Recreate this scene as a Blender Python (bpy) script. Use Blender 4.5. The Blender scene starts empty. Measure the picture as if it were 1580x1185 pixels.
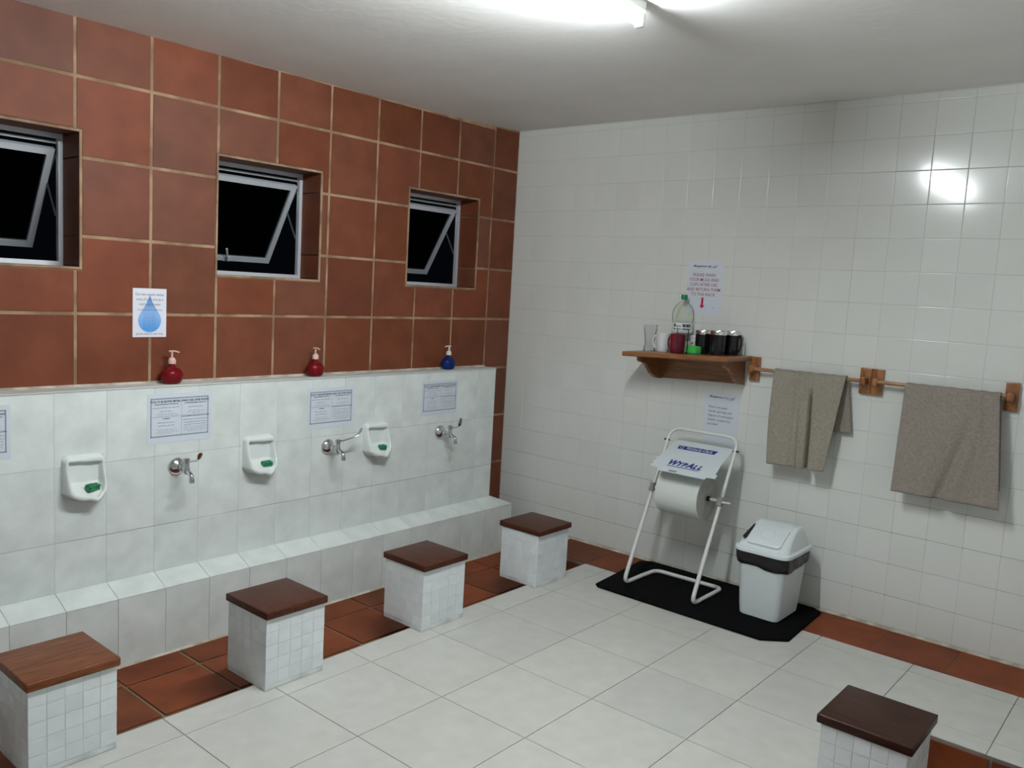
import bpy, bmesh, math, random
from mathutils import Vector, Matrix
random.seed(7)
PI = math.pi
scene = bpy.context.scene
COL = scene.collection

# ------------------------------------------------------------------ camera, world, exposure
CAM = Vector((3.5439, -4.1814, 1.5177))
YAW, PITCH, ROLL, FOC = 0.6957947, -0.1127110, 0.0568836, 1302.57
fw = Vector((-math.sin(YAW)*math.cos(PITCH), math.cos(YAW)*math.cos(PITCH), math.sin(PITCH)))
rt0 = Vector((math.cos(YAW), math.sin(YAW), 0)); up0 = rt0.cross(fw)
rt = rt0*math.cos(ROLL)+up0*math.sin(ROLL); up = -rt0*math.sin(ROLL)+up0*math.cos(ROLL)
cd = bpy.data.cameras.new('camera'); cam = bpy.data.objects.new('camera', cd); COL.objects.link(cam)
cam.matrix_world = Matrix(((rt.x, up.x, -fw.x, CAM.x), (rt.y, up.y, -fw.y, CAM.y), (rt.z, up.z, -fw.z, CAM.z), (0, 0, 0, 1)))
cd.sensor_width = 36; cd.lens = FOC/1580*36; cd.clip_start = 0.02
scene.camera = cam
w = bpy.data.worlds.new('night'); scene.world = w; w.use_nodes = True
w.node_tree.nodes['Background'].inputs[0].default_value = (0.01, 0.013, 0.02, 1)
w.node_tree.nodes['Background'].inputs[1].default_value = 0.12
scene.view_settings.view_transform = 'Standard'; scene.view_settings.look = 'None'
scene.view_settings.exposure = 0.0; scene.view_settings.gamma = 1.0
scene.view_settings.use_curve_mapping = False
TUBE_STRENGTH = 375.0
TUBE_COLOR = (0.93, 1.0, 1.02, 1)

# ------------------------------------------------------------------ materials
def new_mat(name):
    m = bpy.data.materials.new(name); m.use_nodes = True
    nt = m.node_tree; b = nt.nodes['Principled BSDF']
    return m, nt, b
def principled(name, col, rough=0.5, metal=0.0, trans=0.0, spec=0.5, ior=1.45, noise=0.0, nscale=20, bump=0.0, bscale=60, alpha=1.0, coat=0.0):
    m, nt, b = new_mat(name)
    b.inputs['Base Color'].default_value = (*col, 1); b.inputs['Roughness'].default_value = rough
    b.inputs['Metallic'].default_value = metal; b.inputs['Transmission Weight'].default_value = trans
    b.inputs['IOR'].default_value = ior; b.inputs['Alpha'].default_value = alpha
    b.inputs['Coat Weight'].default_value = coat; b.inputs['Coat Roughness'].default_value = 0.08
    b.inputs['Specular IOR Level'].default_value = spec
    if noise or bump:
        tc = nt.nodes.new('ShaderNodeTexCoord')
    if noise:
        n = nt.nodes.new('ShaderNodeTexNoise'); n.inputs['Scale'].default_value = nscale; n.inputs['Detail'].default_value = 5
        r = nt.nodes.new('ShaderNodeMapRange'); r.inputs['To Min'].default_value = 1-noise; r.inputs['To Max'].default_value = 1+noise
        r.inputs['From Min'].default_value = .3; r.inputs['From Max'].default_value = .7
        h = nt.nodes.new('ShaderNodeHueSaturation'); h.inputs['Color'].default_value = (*col, 1)
        nt.links.new(tc.outputs['Object'], n.inputs['Vector']); nt.links.new(n.outputs['Fac'], r.inputs['Value'])
        nt.links.new(r.outputs['Result'], h.inputs['Value']); nt.links.new(h.outputs['Color'], b.inputs['Base Color'])
    if bump:
        n2 = nt.nodes.new('ShaderNodeTexNoise'); n2.inputs['Scale'].default_value = bscale; n2.inputs['Detail'].default_value = 4
        bp = nt.nodes.new('ShaderNodeBump'); bp.inputs['Strength'].default_value = bump; bp.inputs['Distance'].default_value = 0.003
        nt.links.new(tc.outputs['Object'], n2.inputs['Vector']); nt.links.new(n2.outputs['Fac'], bp.inputs['Height'])
        nt.links.new(bp.outputs['Normal'], b.inputs['Normal'])
    return m
def tile_mat(name, cols, rough, nscale, namt, bump=0.0, bscale=8, spec=0.5):
    """colour differs from tile to tile (object random) and mottles inside each tile"""
    m, nt, b = new_mat(name)
    oi = nt.nodes.new('ShaderNodeObjectInfo'); cr = nt.nodes.new('ShaderNodeValToRGB')
    el = cr.color_ramp.elements
    while len(el) < len(cols): el.new(0.5)
    for i, c in enumerate(cols):
        el[i].position = i/(len(cols)-1); el[i].color = (*c, 1)
    nt.links.new(oi.outputs['Random'], cr.inputs['Fac'])
    tc = nt.nodes.new('ShaderNodeTexCoord'); add = nt.nodes.new('ShaderNodeVectorMath'); add.operation = 'ADD'
    mul = nt.nodes.new('ShaderNodeMath'); mul.operation = 'MULTIPLY'; mul.inputs[1].default_value = 37.0
    nt.links.new(oi.outputs['Random'], mul.inputs[0]); nt.links.new(tc.outputs['Object'], add.inputs[0]); nt.links.new(mul.outputs[0], add.inputs[1])
    n = nt.nodes.new('ShaderNodeTexNoise'); n.inputs['Scale'].default_value = nscale; n.inputs['Detail'].default_value = 6
    r = nt.nodes.new('ShaderNodeMapRange'); r.inputs['From Min'].default_value = .3; r.inputs['From Max'].default_value = .7
    r.inputs['To Min'].default_value = 1-namt; r.inputs['To Max'].default_value = 1+namt
    h = nt.nodes.new('ShaderNodeHueSaturation')
    nt.links.new(add.outputs[0], n.inputs['Vector']); nt.links.new(n.outputs['Fac'], r.inputs['Value'])
    nt.links.new(cr.outputs['Color'], h.inputs['Color']); nt.links.new(r.outputs['Result'], h.inputs['Value'])
    nt.links.new(h.outputs['Color'], b.inputs['Base Color'])
    b.inputs['Roughness'].default_value = rough; b.inputs['Specular IOR Level'].default_value = spec
    if bump:
        n2 = nt.nodes.new('ShaderNodeTexNoise'); n2.inputs['Scale'].default_value = bscale; n2.inputs['Detail'].default_value = 2
        bp = nt.nodes.new('ShaderNodeBump'); bp.inputs['Strength'].default_value = bump; bp.inputs['Distance'].default_value = 0.004
        nt.links.new(add.outputs[0], n2.inputs['Vector']); nt.links.new(n2.outputs['Fac'], bp.inputs['Height'])
        nt.links.new(bp.outputs['Normal'], b.inputs['Normal'])
    return m
def grout_mat(name, c1, c2, scale=3.0, lo=.42, hi=.6):
    m, nt, b = new_mat(name)
    tc = nt.nodes.new('ShaderNodeTexCoord'); n = nt.nodes.new('ShaderNodeTexNoise'); n.inputs['Scale'].default_value = scale; n.inputs['Detail'].default_value = 8
    cr = nt.nodes.new('ShaderNodeValToRGB'); e = cr.color_ramp.elements
    e[0].position = lo; e[0].color = (*c1, 1); e[1].position = hi; e[1].color = (*c2, 1)
    nt.links.new(tc.outputs['Object'], n.inputs['Vector']); nt.links.new(n.outputs['Fac'], cr.inputs['Fac']); nt.links.new(cr.outputs['Color'], b.inputs['Base Color'])
    b.inputs['Roughness'].default_value = 0.9
    return m
def joint_mat(name, c_clean, c_dirty, bands, scale=2.0, width=.004, base=0.0):
    """light grout; grime gathers in some horizontal joints. bands: (z, strength)"""
    m, nt, b = new_mat(name); L = nt.links.new
    tc = nt.nodes.new('ShaderNodeTexCoord'); sp = nt.nodes.new('ShaderNodeSeparateXYZ'); L(tc.outputs['Object'], sp.inputs[0])
    acc = None
    def math_(op, a, b_=None, c=None):
        n = nt.nodes.new('ShaderNodeMath'); n.operation = op
        for i, v in enumerate((a, b_, c)):
            if v is None: continue
            if isinstance(v, (int, float)): n.inputs[i].default_value = v
            else: L(v, n.inputs[i])
        return n.outputs[0]
    for z, st in bands:
        k = math_('COMPARE', sp.outputs['Z'], z, width); k = math_('MULTIPLY', k, st)
        acc = k if acc is None else math_('ADD', acc, k)
    n = nt.nodes.new('ShaderNodeTexNoise'); n.inputs['Scale'].default_value = scale; n.inputs['Detail'].default_value = 6; L(tc.outputs['Object'], n.inputs['Vector'])
    r = nt.nodes.new('ShaderNodeMapRange'); r.inputs['From Min'].default_value = .35; r.inputs['From Max'].default_value = .62; L(n.outputs['Fac'], r.inputs['Value'])
    f = math_('MULTIPLY', math_('ADD', acc, base), math_('ADD', r.outputs['Result'], .25)); f = math_('MINIMUM', f, 1.0)
    mx = nt.nodes.new('ShaderNodeMix'); mx.data_type = 'RGBA'; L(f, mx.inputs['Factor']); mx.inputs['A'].default_value = (*c_clean, 1); mx.inputs['B'].default_value = (*c_dirty, 1)
    L(mx.outputs['Result'], b.inputs['Base Color']); b.inputs['Roughness'].default_value = .9
    return m
def wood_mat(name, c1, c2, rough=0.35, scale=(1, 14, 14), coat=0.0, spec=.5):
    m, nt, b = new_mat(name)
    tc = nt.nodes.new('ShaderNodeTexCoord'); mp = nt.nodes.new('ShaderNodeMapping'); mp.inputs['Scale'].default_value = scale
    oi = nt.nodes.new('ShaderNodeObjectInfo')
    n = nt.nodes.new('ShaderNodeTexNoise'); n.noise_dimensions = '4D'; n.inputs['Scale'].default_value = 3.2; n.inputs['Detail'].default_value = 8; n.inputs['Distortion'].default_value = 0.6
    ml = nt.nodes.new('ShaderNodeMath'); ml.operation = 'MULTIPLY'; ml.inputs[1].default_value = 9
    cr = nt.nodes.new('ShaderNodeValToRGB'); e = cr.color_ramp.elements
    e[0].position = .35; e[0].color = (*c1, 1); e[1].position = .68; e[1].color = (*c2, 1)
    nt.links.new(tc.outputs['Object'], mp.inputs['Vector']); nt.links.new(mp.outputs['Vector'], n.inputs['Vector'])
    nt.links.new(oi.outputs['Random'], ml.inputs[0]); nt.links.new(ml.outputs[0], n.inputs['W'])
    nt.links.new(n.outputs['Fac'], cr.inputs['Fac']); nt.links.new(cr.outputs['Color'], b.inputs['Base Color'])
    b.inputs['Roughness'].default_value = rough; b.inputs['Coat Weight'].default_value = coat; b.inputs['Coat Roughness'].default_value = .15; b.inputs['Specular IOR Level'].default_value = spec
    return m

M = {}
M['terracotta'] = tile_mat('terracotta_tile', [(.118, .035, .017), (.155, .042, .018), (.125, .045, .024), (.178, .044, .018), (.142, .052, .031), (.162, .046, .020), (.130, .038, .016)], .55, 7, .16, .25, 10, spec=.22)
M['terracotta_floor'] = tile_mat('terracotta_floor_tile', [(.15, .040, .016), (.19, .048, .017), (.13, .040, .018), (.20, .052, .018)], .55, 6, .25, .3, 9, spec=.12)
M['white_tile'] = tile_mat('white_glazed_tile', [(.695, .71, .68), (.715, .73, .70), (.705, .72, .69)], .13, 3, .02, .10, 2.2)
M['marble_tile'] = tile_mat('pale_marbled_tile', [(.69, .735, .715), (.72, .76, .74), (.70, .74, .725)], .30, 9, .09, .1, 4)
M['floor_tile'] = tile_mat('beige_floor_tile', [(.50, .50, .465), (.54, .535, .49), (.515, .51, .475)], .34, 14, .05, .12, 5)
M['mosaic'] = tile_mat('white_mosaic_tile', [(.67, .71, .725), (.72, .76, .77), (.69, .73, .745), (.73, .77, .78)], .22, 12, .07, .3, 12)
M['tan_grout'] = grout_mat('tan_grout', (.21, .125, .07), (.36, .235, .145), 7)
M['floor_grout'] = grout_mat('floor_grout', (.10, .09, .075), (.22, .20, .17), 5)
M['trench_grout'] = grout_mat('trench_grout', (.12, .09, .05), (.20, .16, .10), 5)
PB = .15328
M['white_grout'] = joint_mat('white_wall_grout', (.64, .65, .62), (.10, .09, .08), [(.009+n*PB, {0: .3, 1: .95, 2: .75, 3: .65, 4: .45, 5: .25}.get(n, .10)) for n in range(16)], 1.7, base=.16)
M['ledge_grout'] = joint_mat('ledge_grout', (.62, .65, .63), (.16, .12, .09), [(.408, 1.0), (.714, .22), (.30, .40)], 2.5, width=.004, base=.12)
M['kerb_grout'] = grout_mat('kerb_grout', (.20, .17, .14), (.48, .48, .45), 2.5)
M['mosaic_grout'] = grout_mat('mosaic_grout', (.50, .53, .53), (.70, .73, .73), 9)
M['plaster'] = principled('ceiling_plaster', (.85, .835, .815), .85, bump=.35, bscale=25, noise=.03, nscale=3)
M['cement'] = grout_mat('cement_line', (.36, .31, .25), (.58, .52, .44), 12)
M['plain_wall'] = principled('plain_white_wall', (.66, .66, .65), .4)
M['wall_core'] = principled('wall_core', (.3, .28, .26), .9)
M['aluminium'] = principled('window_aluminium', (.62, .65, .70), .35, metal=.35)
def thin_clear(name, tint, fac, rough=.03):
    m = bpy.data.materials.new(name); m.use_nodes = True; nt = m.node_tree; nt.nodes.remove(nt.nodes['Principled BSDF'])
    tr = nt.nodes.new('ShaderNodeBsdfTransparent'); tr.inputs[0].default_value = (*tint, 1)
    gl = nt.nodes.new('ShaderNodeBsdfGlossy'); gl.inputs['Roughness'].default_value = rough; gl.inputs[0].default_value = (1, 1, 1, 1)
    lw = nt.nodes.new('ShaderNodeLayerWeight'); lw.inputs['Blend'].default_value = fac
    mx = nt.nodes.new('ShaderNodeMixShader'); nt.links.new(lw.outputs['Fresnel'], mx.inputs[0]); nt.links.new(tr.outputs[0], mx.inputs[1]); nt.links.new(gl.outputs[0], mx.inputs[2])
    nt.links.new(mx.outputs[0], nt.nodes['Material Output'].inputs[0]); return m
M['glass'] = thin_clear('window_glass', (.45, .48, .48), .02, .08)
M['clear_glass'] = thin_clear('clear_glass', (.91, .93, .94), .13)
M['pet'] = thin_clear('clear_plastic', (.95, .96, .93), .05)
M['stool_wood'] = wood_mat('stool_wood', (.040, .011, .006), (.085, .026, .012), .36, (3, 30, 30), .0, spec=.16)
M['stool_wood_dark'] = wood_mat('stool_wood_dark', (.018, .006, .004), (.040, .013, .007), .36, (3, 30, 30), .0, spec=.16)
M['stool_wood_worn'] = wood_mat('stool_wood_worn', (.10, .027, .010), (.21, .072, .025), .36, (30, 3, 30), .0, spec=.18)
M['shelf_wood'] = wood_mat('shelf_wood', (.16, .058, .018), (.30, .125, .04), .4, (2, 25, 25), .2)
M['plate_wood'] = wood_mat('plate_wood', (.17, .055, .012), (.38, .15, .035), .3, (25, 25, 4), .5)
M['rod_wood'] = wood_mat('rod_wood', (.26, .12, .05), (.42, .22, .10), .4, (2, 30, 30), .2)
M['chrome'] = principled('chrome', (.62, .63, .66), .12, metal=1.0)
M['ceramic'] = principled('white_ceramic', (.74, .78, .76), .12, coat=.5)
M['white_mug'] = principled('white_mug_glaze', (.72, .75, .75), .12)
M['red_mug'] = principled('maroon_mug_glaze', (.16, .010, .025), .12)
M['black_mug'] = principled('black_mug_glaze', (.006, .006, .008), .10)
M['silver'] = principled('silver_rim', (.75, .73, .72), .16, metal=1.0)
M['green_soap'] = principled('green_soap', (.02, .20, .09), .4, noise=.3, nscale=60, bump=.4, bscale=90)
M['green_sponge'] = principled('green_sponge', (.06, .50, .09), .85, noise=.15, nscale=80, bump=.8, bscale=200)
M['green_cap'] = principled('green_cap', (.005, .17, .09), .35)
M['red_liquid'] = principled('red_liquid', (.22, .004, .009), .06, trans=.35, ior=1.35)
M['blue_liquid'] = principled('blue_liquid', (.002, .02, .17), .06, trans=.3, ior=1.35)
M['cream_plastic'] = principled('cream_plastic', (.66, .60, .55), .4)
M['pink_plastic'] = principled('pink_plastic', (.66, .42, .36), .4)
M['bin_plastic'] = principled('bin_plastic', (.70, .76, .77), .32)
M['black_bag'] = principled('black_bag', (.008, .006, .008), .3, bump=1.0, bscale=70)
M['black'] = principled('black_matter', (.006, .006, .006), .6)
M['mat_rubber'] = principled('black_mat', (.0025, .0025, .003), .95, spec=.08, bump=.8, bscale=250)
M['white_paint'] = principled('white_painted_metal', (.70, .71, .69), .28)
M['grey_plastic_and_shade'] = principled('grey_plastic_and_shade', (.30, .31, .30), .45)
M['dark_metal'] = principled('dark_metal', (.06, .062, .07), .5)
M['paper_roll'] = principled('paper_roll', (.66, .69, .66), .9, bump=.15, bscale=120)
M['paper_side'] = grout_mat('paper_roll_side', (.36, .35, .32), (.44, .43, .40), 20)
M['cover_plastic'] = principled('cover_plastic', (.66, .73, .76), .3)
M['paper'] = principled('poster_paper', (.65, .70, .77), .5)
M['paper_white'] = principled('poster_paper_bright', (.72, .72, .80), .5)
M['ink'] = principled('ink', (.06, .06, .09), .6)
M['ink_soft'] = principled('ink_soft', (.22, .24, .30), .6)
M['ink_mid'] = principled('ink_mid', (.11, .12, .16), .6)
M['ink_red'] = principled('ink_red', (.26, .03, .05), .6)
M['arrow_red'] = principled('arrow_red', (.45, .008, .06), .6)
M['navy'] = principled('navy_print', (.012, .02, .22), .5)
M['towel'] = principled('towel_terry', (.315, .285, .235), .95, spec=.1, noise=.14, nscale=90, bump=1.0, bscale=420)
M['towel_dark'] = principled('towel_terry_brown', (.30, .262, .228), .95, spec=.1, noise=.14, nscale=90, bump=1.0, bscale=420)
M['tag'] = principled('towel_tag', (.55, .58, .70), .6)
# water drop print: lighter towards its middle
def drop_mat():
    m, nt, b = new_mat('drop_print')
    tc = nt.nodes.new('ShaderNodeTexCoord'); sp = nt.nodes.new('ShaderNodeSeparateXYZ')
    r = nt.nodes.new('ShaderNodeMapRange'); r.inputs['From Min'].default_value = -.075; r.inputs['From Max'].default_value = .06
    cr = nt.nodes.new('ShaderNodeValToRGB'); e = cr.color_ramp.elements
    e[0].position = 0; e[0].color = (.07, .33, .74, 1); e[1].position = .5; e[1].color = (.27, .47, .80, 1)
    x = e.new(1); x.color = (.10, .25, .55, 1)
    nt.links.new(tc.outputs['Object'], sp.inputs[0]); nt.links.new(sp.outputs['Y'], r.inputs['Value'])
    nt.links.new(r.outputs['Result'], cr.inputs['Fac']); nt.links.new(cr.outputs['Color'], b.inputs['Base Color'])
    b.inputs['Roughness'].default_value = .5
    return m
M['drop'] = drop_mat()
mt, nt, b = new_mat('fluorescent_tube')
b.inputs['Base Color'].default_value = (.9, .9, .9, 1)
b.inputs['Emission Color'].default_value = TUBE_COLOR; b.inputs['Emission Strength'].default_value = TUBE_STRENGTH
M['tube'] = mt

# ------------------------------------------------------------------ mesh helpers
def link(name, me, mat, parent=None, mtx=None):
    o = bpy.data.objects.new(name, me); COL.objects.link(o)
    if mat is not None and len(me.materials) == 0: me.materials.append(mat)
    if parent: o.parent = parent
    if mtx is not None: o.matrix_basis = mtx
    return o
def obj(name, bm, mat, parent=None, mtx=None, smooth=False, recalc=True):
    if recalc: bmesh.ops.recalc_face_normals(bm, faces=bm.faces)
    me = bpy.data.meshes.new(name); bm.to_mesh(me); bm.free()
    if smooth:
        for p in me.polygons: p.use_smooth = True
        if smooth != 'all':
            try: me.set_sharp_from_angle(angle=math.radians(38))
            except Exception: pass
    return link(name, me, mat, parent, mtx)
def tag(o, label, cat, group=None, kind=None):
    if label: o['label'] = label
    if cat: o['category'] = cat
    if group: o['group'] = group
    if kind: o['kind'] = kind
    return o
def thing(name, label, cat, loc=(0, 0, 0), rot=0, group=None):
    o = bpy.data.objects.new(name, None); COL.objects.link(o); o.empty_display_size = .05
    o.location = loc; o.rotation_euler = (0, 0, rot)
    return tag(o, label, cat, group)
def struct(name, bm, mat, parent=None, **k):
    o = obj(name, bm, mat, parent, **k)
    if parent is None: o['kind'] = 'structure'
    return o
def box(bm, x0, x1, y0, y1, z0, z1, bev=0.0, seg=2):
    r = bmesh.ops.create_cube(bm, size=1)
    vs = r['verts']
    for v in vs:
        v.co = Vector(((x0+x1)/2+v.co.x*(x1-x0), (y0+y1)/2+v.co.y*(y1-y0), (z0+z1)/2+v.co.z*(z1-z0)))
    if bev:
        es = list({e for v in vs for e in v.link_edges})
        bmesh.ops.bevel(bm, geom=es, offset=bev, segments=seg, affect='EDGES', profile=.6)
    return bm
def B(*a, **k):
    bm = bmesh.new(); return box(bm, *a, **k)
def lathe(bm, prof, seg=28, mtx=None, sx=1.0, sy=1.0):
    rings = []
    for r, z in prof:
        if r < 1e-6:
            rings.append([bm.verts.new((0, 0, z))])
        else:
            rings.append([bm.verts.new((r*sx*math.cos(2*PI*i/seg), r*sy*math.sin(2*PI*i/seg), z)) for i in range(seg)])
    allv = [v for r in rings for v in r]
    for a, b_ in zip(rings, rings[1:]):
        for i in range(seg):
            j = (i+1) % seg
            if len(a) == 1 and len(b_) == 1: continue
            if len(a) == 1: bm.faces.new((a[0], b_[i], b_[j]))
            elif len(b_) == 1: bm.faces.new((a[i], a[j], b_[0]))
            else: bm.faces.new((a[i], a[j], b_[j], b_[i]))
    if mtx is not None: bmesh.ops.transform(bm, matrix=mtx, verts=allv)
    return bm
def tube(bm, pts, rad, seg=12, caps=True, closed=False):
    pts = [Vector(p) for p in pts]; n = len(pts)
    rads = rad if isinstance(rad, (list, tuple)) else [rad]*n
    rings = []; up_ = None
    for i, p in enumerate(pts):
        if closed: t = (pts[(i+1) % n]-pts[i-1]).normalized()
        else: t = (pts[min(i+1, n-1)]-pts[max(i-1, 0)]).normalized()
        if up_ is None:
            up_ = Vector((0, 0, 1)) if abs(t.z) < .9 else Vector((1, 0, 0))
        side = t.cross(up_).normalized(); up_ = side.cross(t).normalized()
        r = rads[i]
        if not isinstance(r, tuple): r = (r, r)
        rings.append([bm.verts.new(p+side*math.cos(2*PI*k/seg)*r[0]+up_*math.sin(2*PI*k/seg)*r[1]) for k in range(seg)])
    m = n if closed else n-1
    for i in range(m):
        a, b_ = rings[i], rings[(i+1) % n]
        for k in range(seg):
            j = (k+1) % seg; bm.faces.new((a[k], a[j], b_[j], b_[k]))
    if caps and not closed:
        bm.faces.new(rings[0][::-1]); bm.faces.new(rings[-1])
    return bm
def fillet(pts, r, n=6):
    pts = [Vector(p) for p in pts]; out = [pts[0]]
    for i in range(1, len(pts)-1):
        a, b_, c = pts[i-1], pts[i], pts[i+1]
        rr = min(r if not isinstance(r, (list, tuple)) else r[i-1], (a-b_).length*.49, (c-b_).length*.49)
        p0 = b_+(a-b_).normalized()*rr; p2 = b_+(c-b_).normalized()*rr
        for k in range(n+1):
            t = k/n; out.append(p0*(1-t)**2+b_*2*t*(1-t)+p2*t*t)
    out.append(pts[-1]); return out
def prism(bm, pts, axis_vec):
    """closed polygon (3-d points) extruded along a vector"""
    vs = [bm.verts.new(p) for p in pts]; f = bm.faces.new(vs)
    r = bmesh.ops.extrude_face_region(bm, geom=[f])
    bmesh.ops.translate(bm, vec=Vector(axis_vec), verts=[v for v in r['geom'] if isinstance(v, bmesh.types.BMVert)])
    return bm
def rrect(hx, hy, r, n=5):
    out = []
    for cx, cy, a0 in ((hx-r, hy-r, 0), (-hx+r, hy-r, PI/2), (-hx+r, -hy+r, PI), (hx-r, -hy+r, 3*PI/2)):
        for k in range(n+1):
            a = a0+PI/2*k/n; out.append((cx+r*math.cos(a), cy+r*math.sin(a)))
    return out
def loft(bm, sections, cap0=True, cap1=True):
    rings = [[bm.verts.new(p) for p in s] for s in sections]; n = len(rings[0])
    for a, b_ in zip(rings, rings[1:]):
        for i in range(n): bm.faces.new((a[i], a[(i+1) % n], b_[(i+1) % n], b_[i]))
    if cap0: bm.faces.new(rings[0][::-1])
    if cap1: bm.faces.new(rings[-1])
    return bm
# frames: local x across, local y up, local z out of the surface
F_LEFT = Matrix(((0, 0, 1, 0), (1, 0, 0, 0), (0, 1, 0, 0), (0, 0, 0, 1)))      # surface facing +x
F_BACK = Matrix(((1, 0, 0, 0), (0, 0, -1, 0), (0, 1, 0, 0), (0, 0, 0, 1)))      # surface facing -y
F_YPOS = Matrix(((-1, 0, 0, 0), (0, 0, 1, 0), (0, 1, 0, 0), (0, 0, 0, 1)))      # surface facing +y
F_XNEG = Matrix(((0, 0, -1, 0), (-1, 0, 0, 0), (0, 1, 0, 0), (0, 0, 0, 1)))     # surface facing -x
F_UP = Matrix.Identity(4)
T = Matrix.Translation
_tc = {}
def tile_mesh(w_, h_, t, bev, mat, drop=None):
    key = (round(w_, 4), round(h_, 4), t, bev, mat.name)
    if key in _tc: return _tc[key]
    d = drop if drop is not None else bev*.5
    a, c = w_/2, h_/2
    V, N = [], []
    s = .5773
    for (x, y) in ((-1, -1), (1, -1), (1, 1), (-1, 1)): V.append((x*a, y*c, 0)); N.append(Vector((x, y, .3)).normalized())
    for (x, y) in ((-1, -1), (1, -1), (1, 1), (-1, 1)): V.append((x*a, y*c, t-d)); N.append(Vector((x*.7, y*.7, .6)).normalized())
    for (x, y) in ((-1, -1), (1, -1), (1, 1), (-1, 1)): V.append((x*(a-bev), y*(c-bev), t)); N.append(Vector((0, 0, 1)))
    Fc = []
    for lo, hi in ((0, 4), (4, 8)):
        for i in range(4):
            j = (i+1) % 4; Fc.append((lo+i, lo+j, hi+j, hi+i))
    Fc.append((8, 9, 10, 11))
    me = bpy.data.meshes.new('tile'); me.from_pydata(V, [], Fc); me.update()
    for p in me.polygons: p.use_smooth = True
    # bevel corners keep the direction of their own edge: split normals per face
    ns = []
    for p in me.polygons:
        vs = [V[i] for i in p.vertices]
        for vi in p.vertices:
            if vi >= 8: ns.append((0, 0, 1))
            else:
                fn = p.normal
                if p.index >= 4:
                    hdir = Vector((fn.x, fn.y, 0)); hdir = hdir.normalized() if hdir.length > 1e-6 else Vector((0, 0, 1))
                    ns.append(tuple((hdir*.42+Vector((0, 0, .9))).normalized()))
                else: ns.append(tuple(fn))
    me.normals_split_custom_set(ns)
    me.materials.append(mat); _tc[key] = me
    return me
def poly_tile(cells, t, mat, name='tile'):
    """rectangles (u0,u1,v0,v1) sharing edges -> one extruded tile"""
    bm = bmesh.new()
    for u0, u1, v0, v1 in cells:
        bm.faces.new([bm.verts.new(p) for p in ((u0, v0, 0), (u1, v0, 0), (u1, v1, 0), (u0, v1, 0))])
    bmesh.ops.remove_doubles(bm, verts=bm.verts, dist=1e-5)
    r = bmesh.ops.extrude_face_region(bm, geom=list(bm.faces))
    bmesh.ops.translate(bm, vec=(0, 0, t), verts=[v for v in r['geom'] if isinstance(v, bmesh.types.BMVert)])
    bmesh.ops.recalc_face_normals(bm, faces=bm.faces)
    me = bpy.data.meshes.new(name); bm.to_mesh(me); bm.free(); me.materials.append(mat); return me
def lay(parent, frame, origin, us, vs, holes, joint, t, bev, mat, name='tile', collect=None, jit=0.0):
    """lay tiles between the grid lines us x vs on the surface origin+frame, cut round holes (u0,u1,v0,v1)"""
    base = T(Vector(origin)) @ frame
    j = joint/2; out = []
    for i in range(len(us)-1):
        for k in range(len(vs)-1):
            u0, u1, v0, v1 = us[i]+j, us[i+1]-j, vs[k]+j, vs[k+1]-j
            if u1-u0 < .006 or v1-v0 < .006: continue
            hit = [(a-j, b_+j, c-j, d+j) for a, b_, c, d in holes if a-j < u1-1e-4 and b_+j > u0+1e-4 and c-j < v1-1e-4 and d+j > v0+1e-4]
            cells = [(u0, u1, v0, v1)]
            if hit:
                xs = sorted({u0, u1, *[x for h in hit for x in h[:2] if u0 < x < u1]})
                ys = sorted({v0, v1, *[y for h in hit for y in h[2:] if v0 < y < v1]})
                cells = []
                for a, b_ in zip(xs, xs[1:]):
                    for c, d in zip(ys, ys[1:]):
                        mx, my = (a+b_)/2, (c+d)/2
                        if not any(h[0] < mx < h[1] and h[2] < my < h[3] for h in hit): cells.append((a, b_, c, d))
                if not cells: continue
                U0, U1 = min(c[0] for c in cells), max(c[1] for c in cells); V0, V1 = min(c[2] for c in cells), max(c[3] for c in cells)
                area = sum((c[1]-c[0])*(c[3]-c[2]) for c in cells)
                if abs(area-(U1-U0)*(V1-V0)) < 1e-6: cells = [(U0, U1, V0, V1)]
            if len(cells) == 1:
                u0, u1, v0, v1 = cells[0]
                if u1-u0 < .006 or v1-v0 < .006: continue
                me = tile_mesh(u1-u0, v1-v0, t, bev, mat); m = base @ T(((u0+u1)/2, (v0+v1)/2, 0))
                if jit: m = m @ T((0, 0, random.uniform(-jit, jit))) @ Matrix.Rotation(random.uniform(-1, 1)*jit*4, 4, 'X') @ Matrix.Rotation(random.uniform(-1, 1)*jit*4, 4, 'Y')
            else:
                cu, cv = cells[0][0], cells[0][2]
                me = poly_tile([(a-cu, b_-cu, c-cv, d-cv) for a, b_, c, d in cells], t, mat); m = base @ T((cu, cv, 0))
            if collect is not None: collect.append((me, m, (u1-u0)*(v1-v0)))
            else: out.append(link(name, me, mat, parent, m))
    return out
def grid(a, b_, start, step):
    """sorted grid lines from a to b containing start + k*step"""
    L = [a]; k = math.ceil((a-start)/step+1e-6)
    while start+k*step < b_-1e-4:
        if start+k*step > a+1e-4: L.append(start+k*step)
        k += 1
    return L+[b_]
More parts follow.
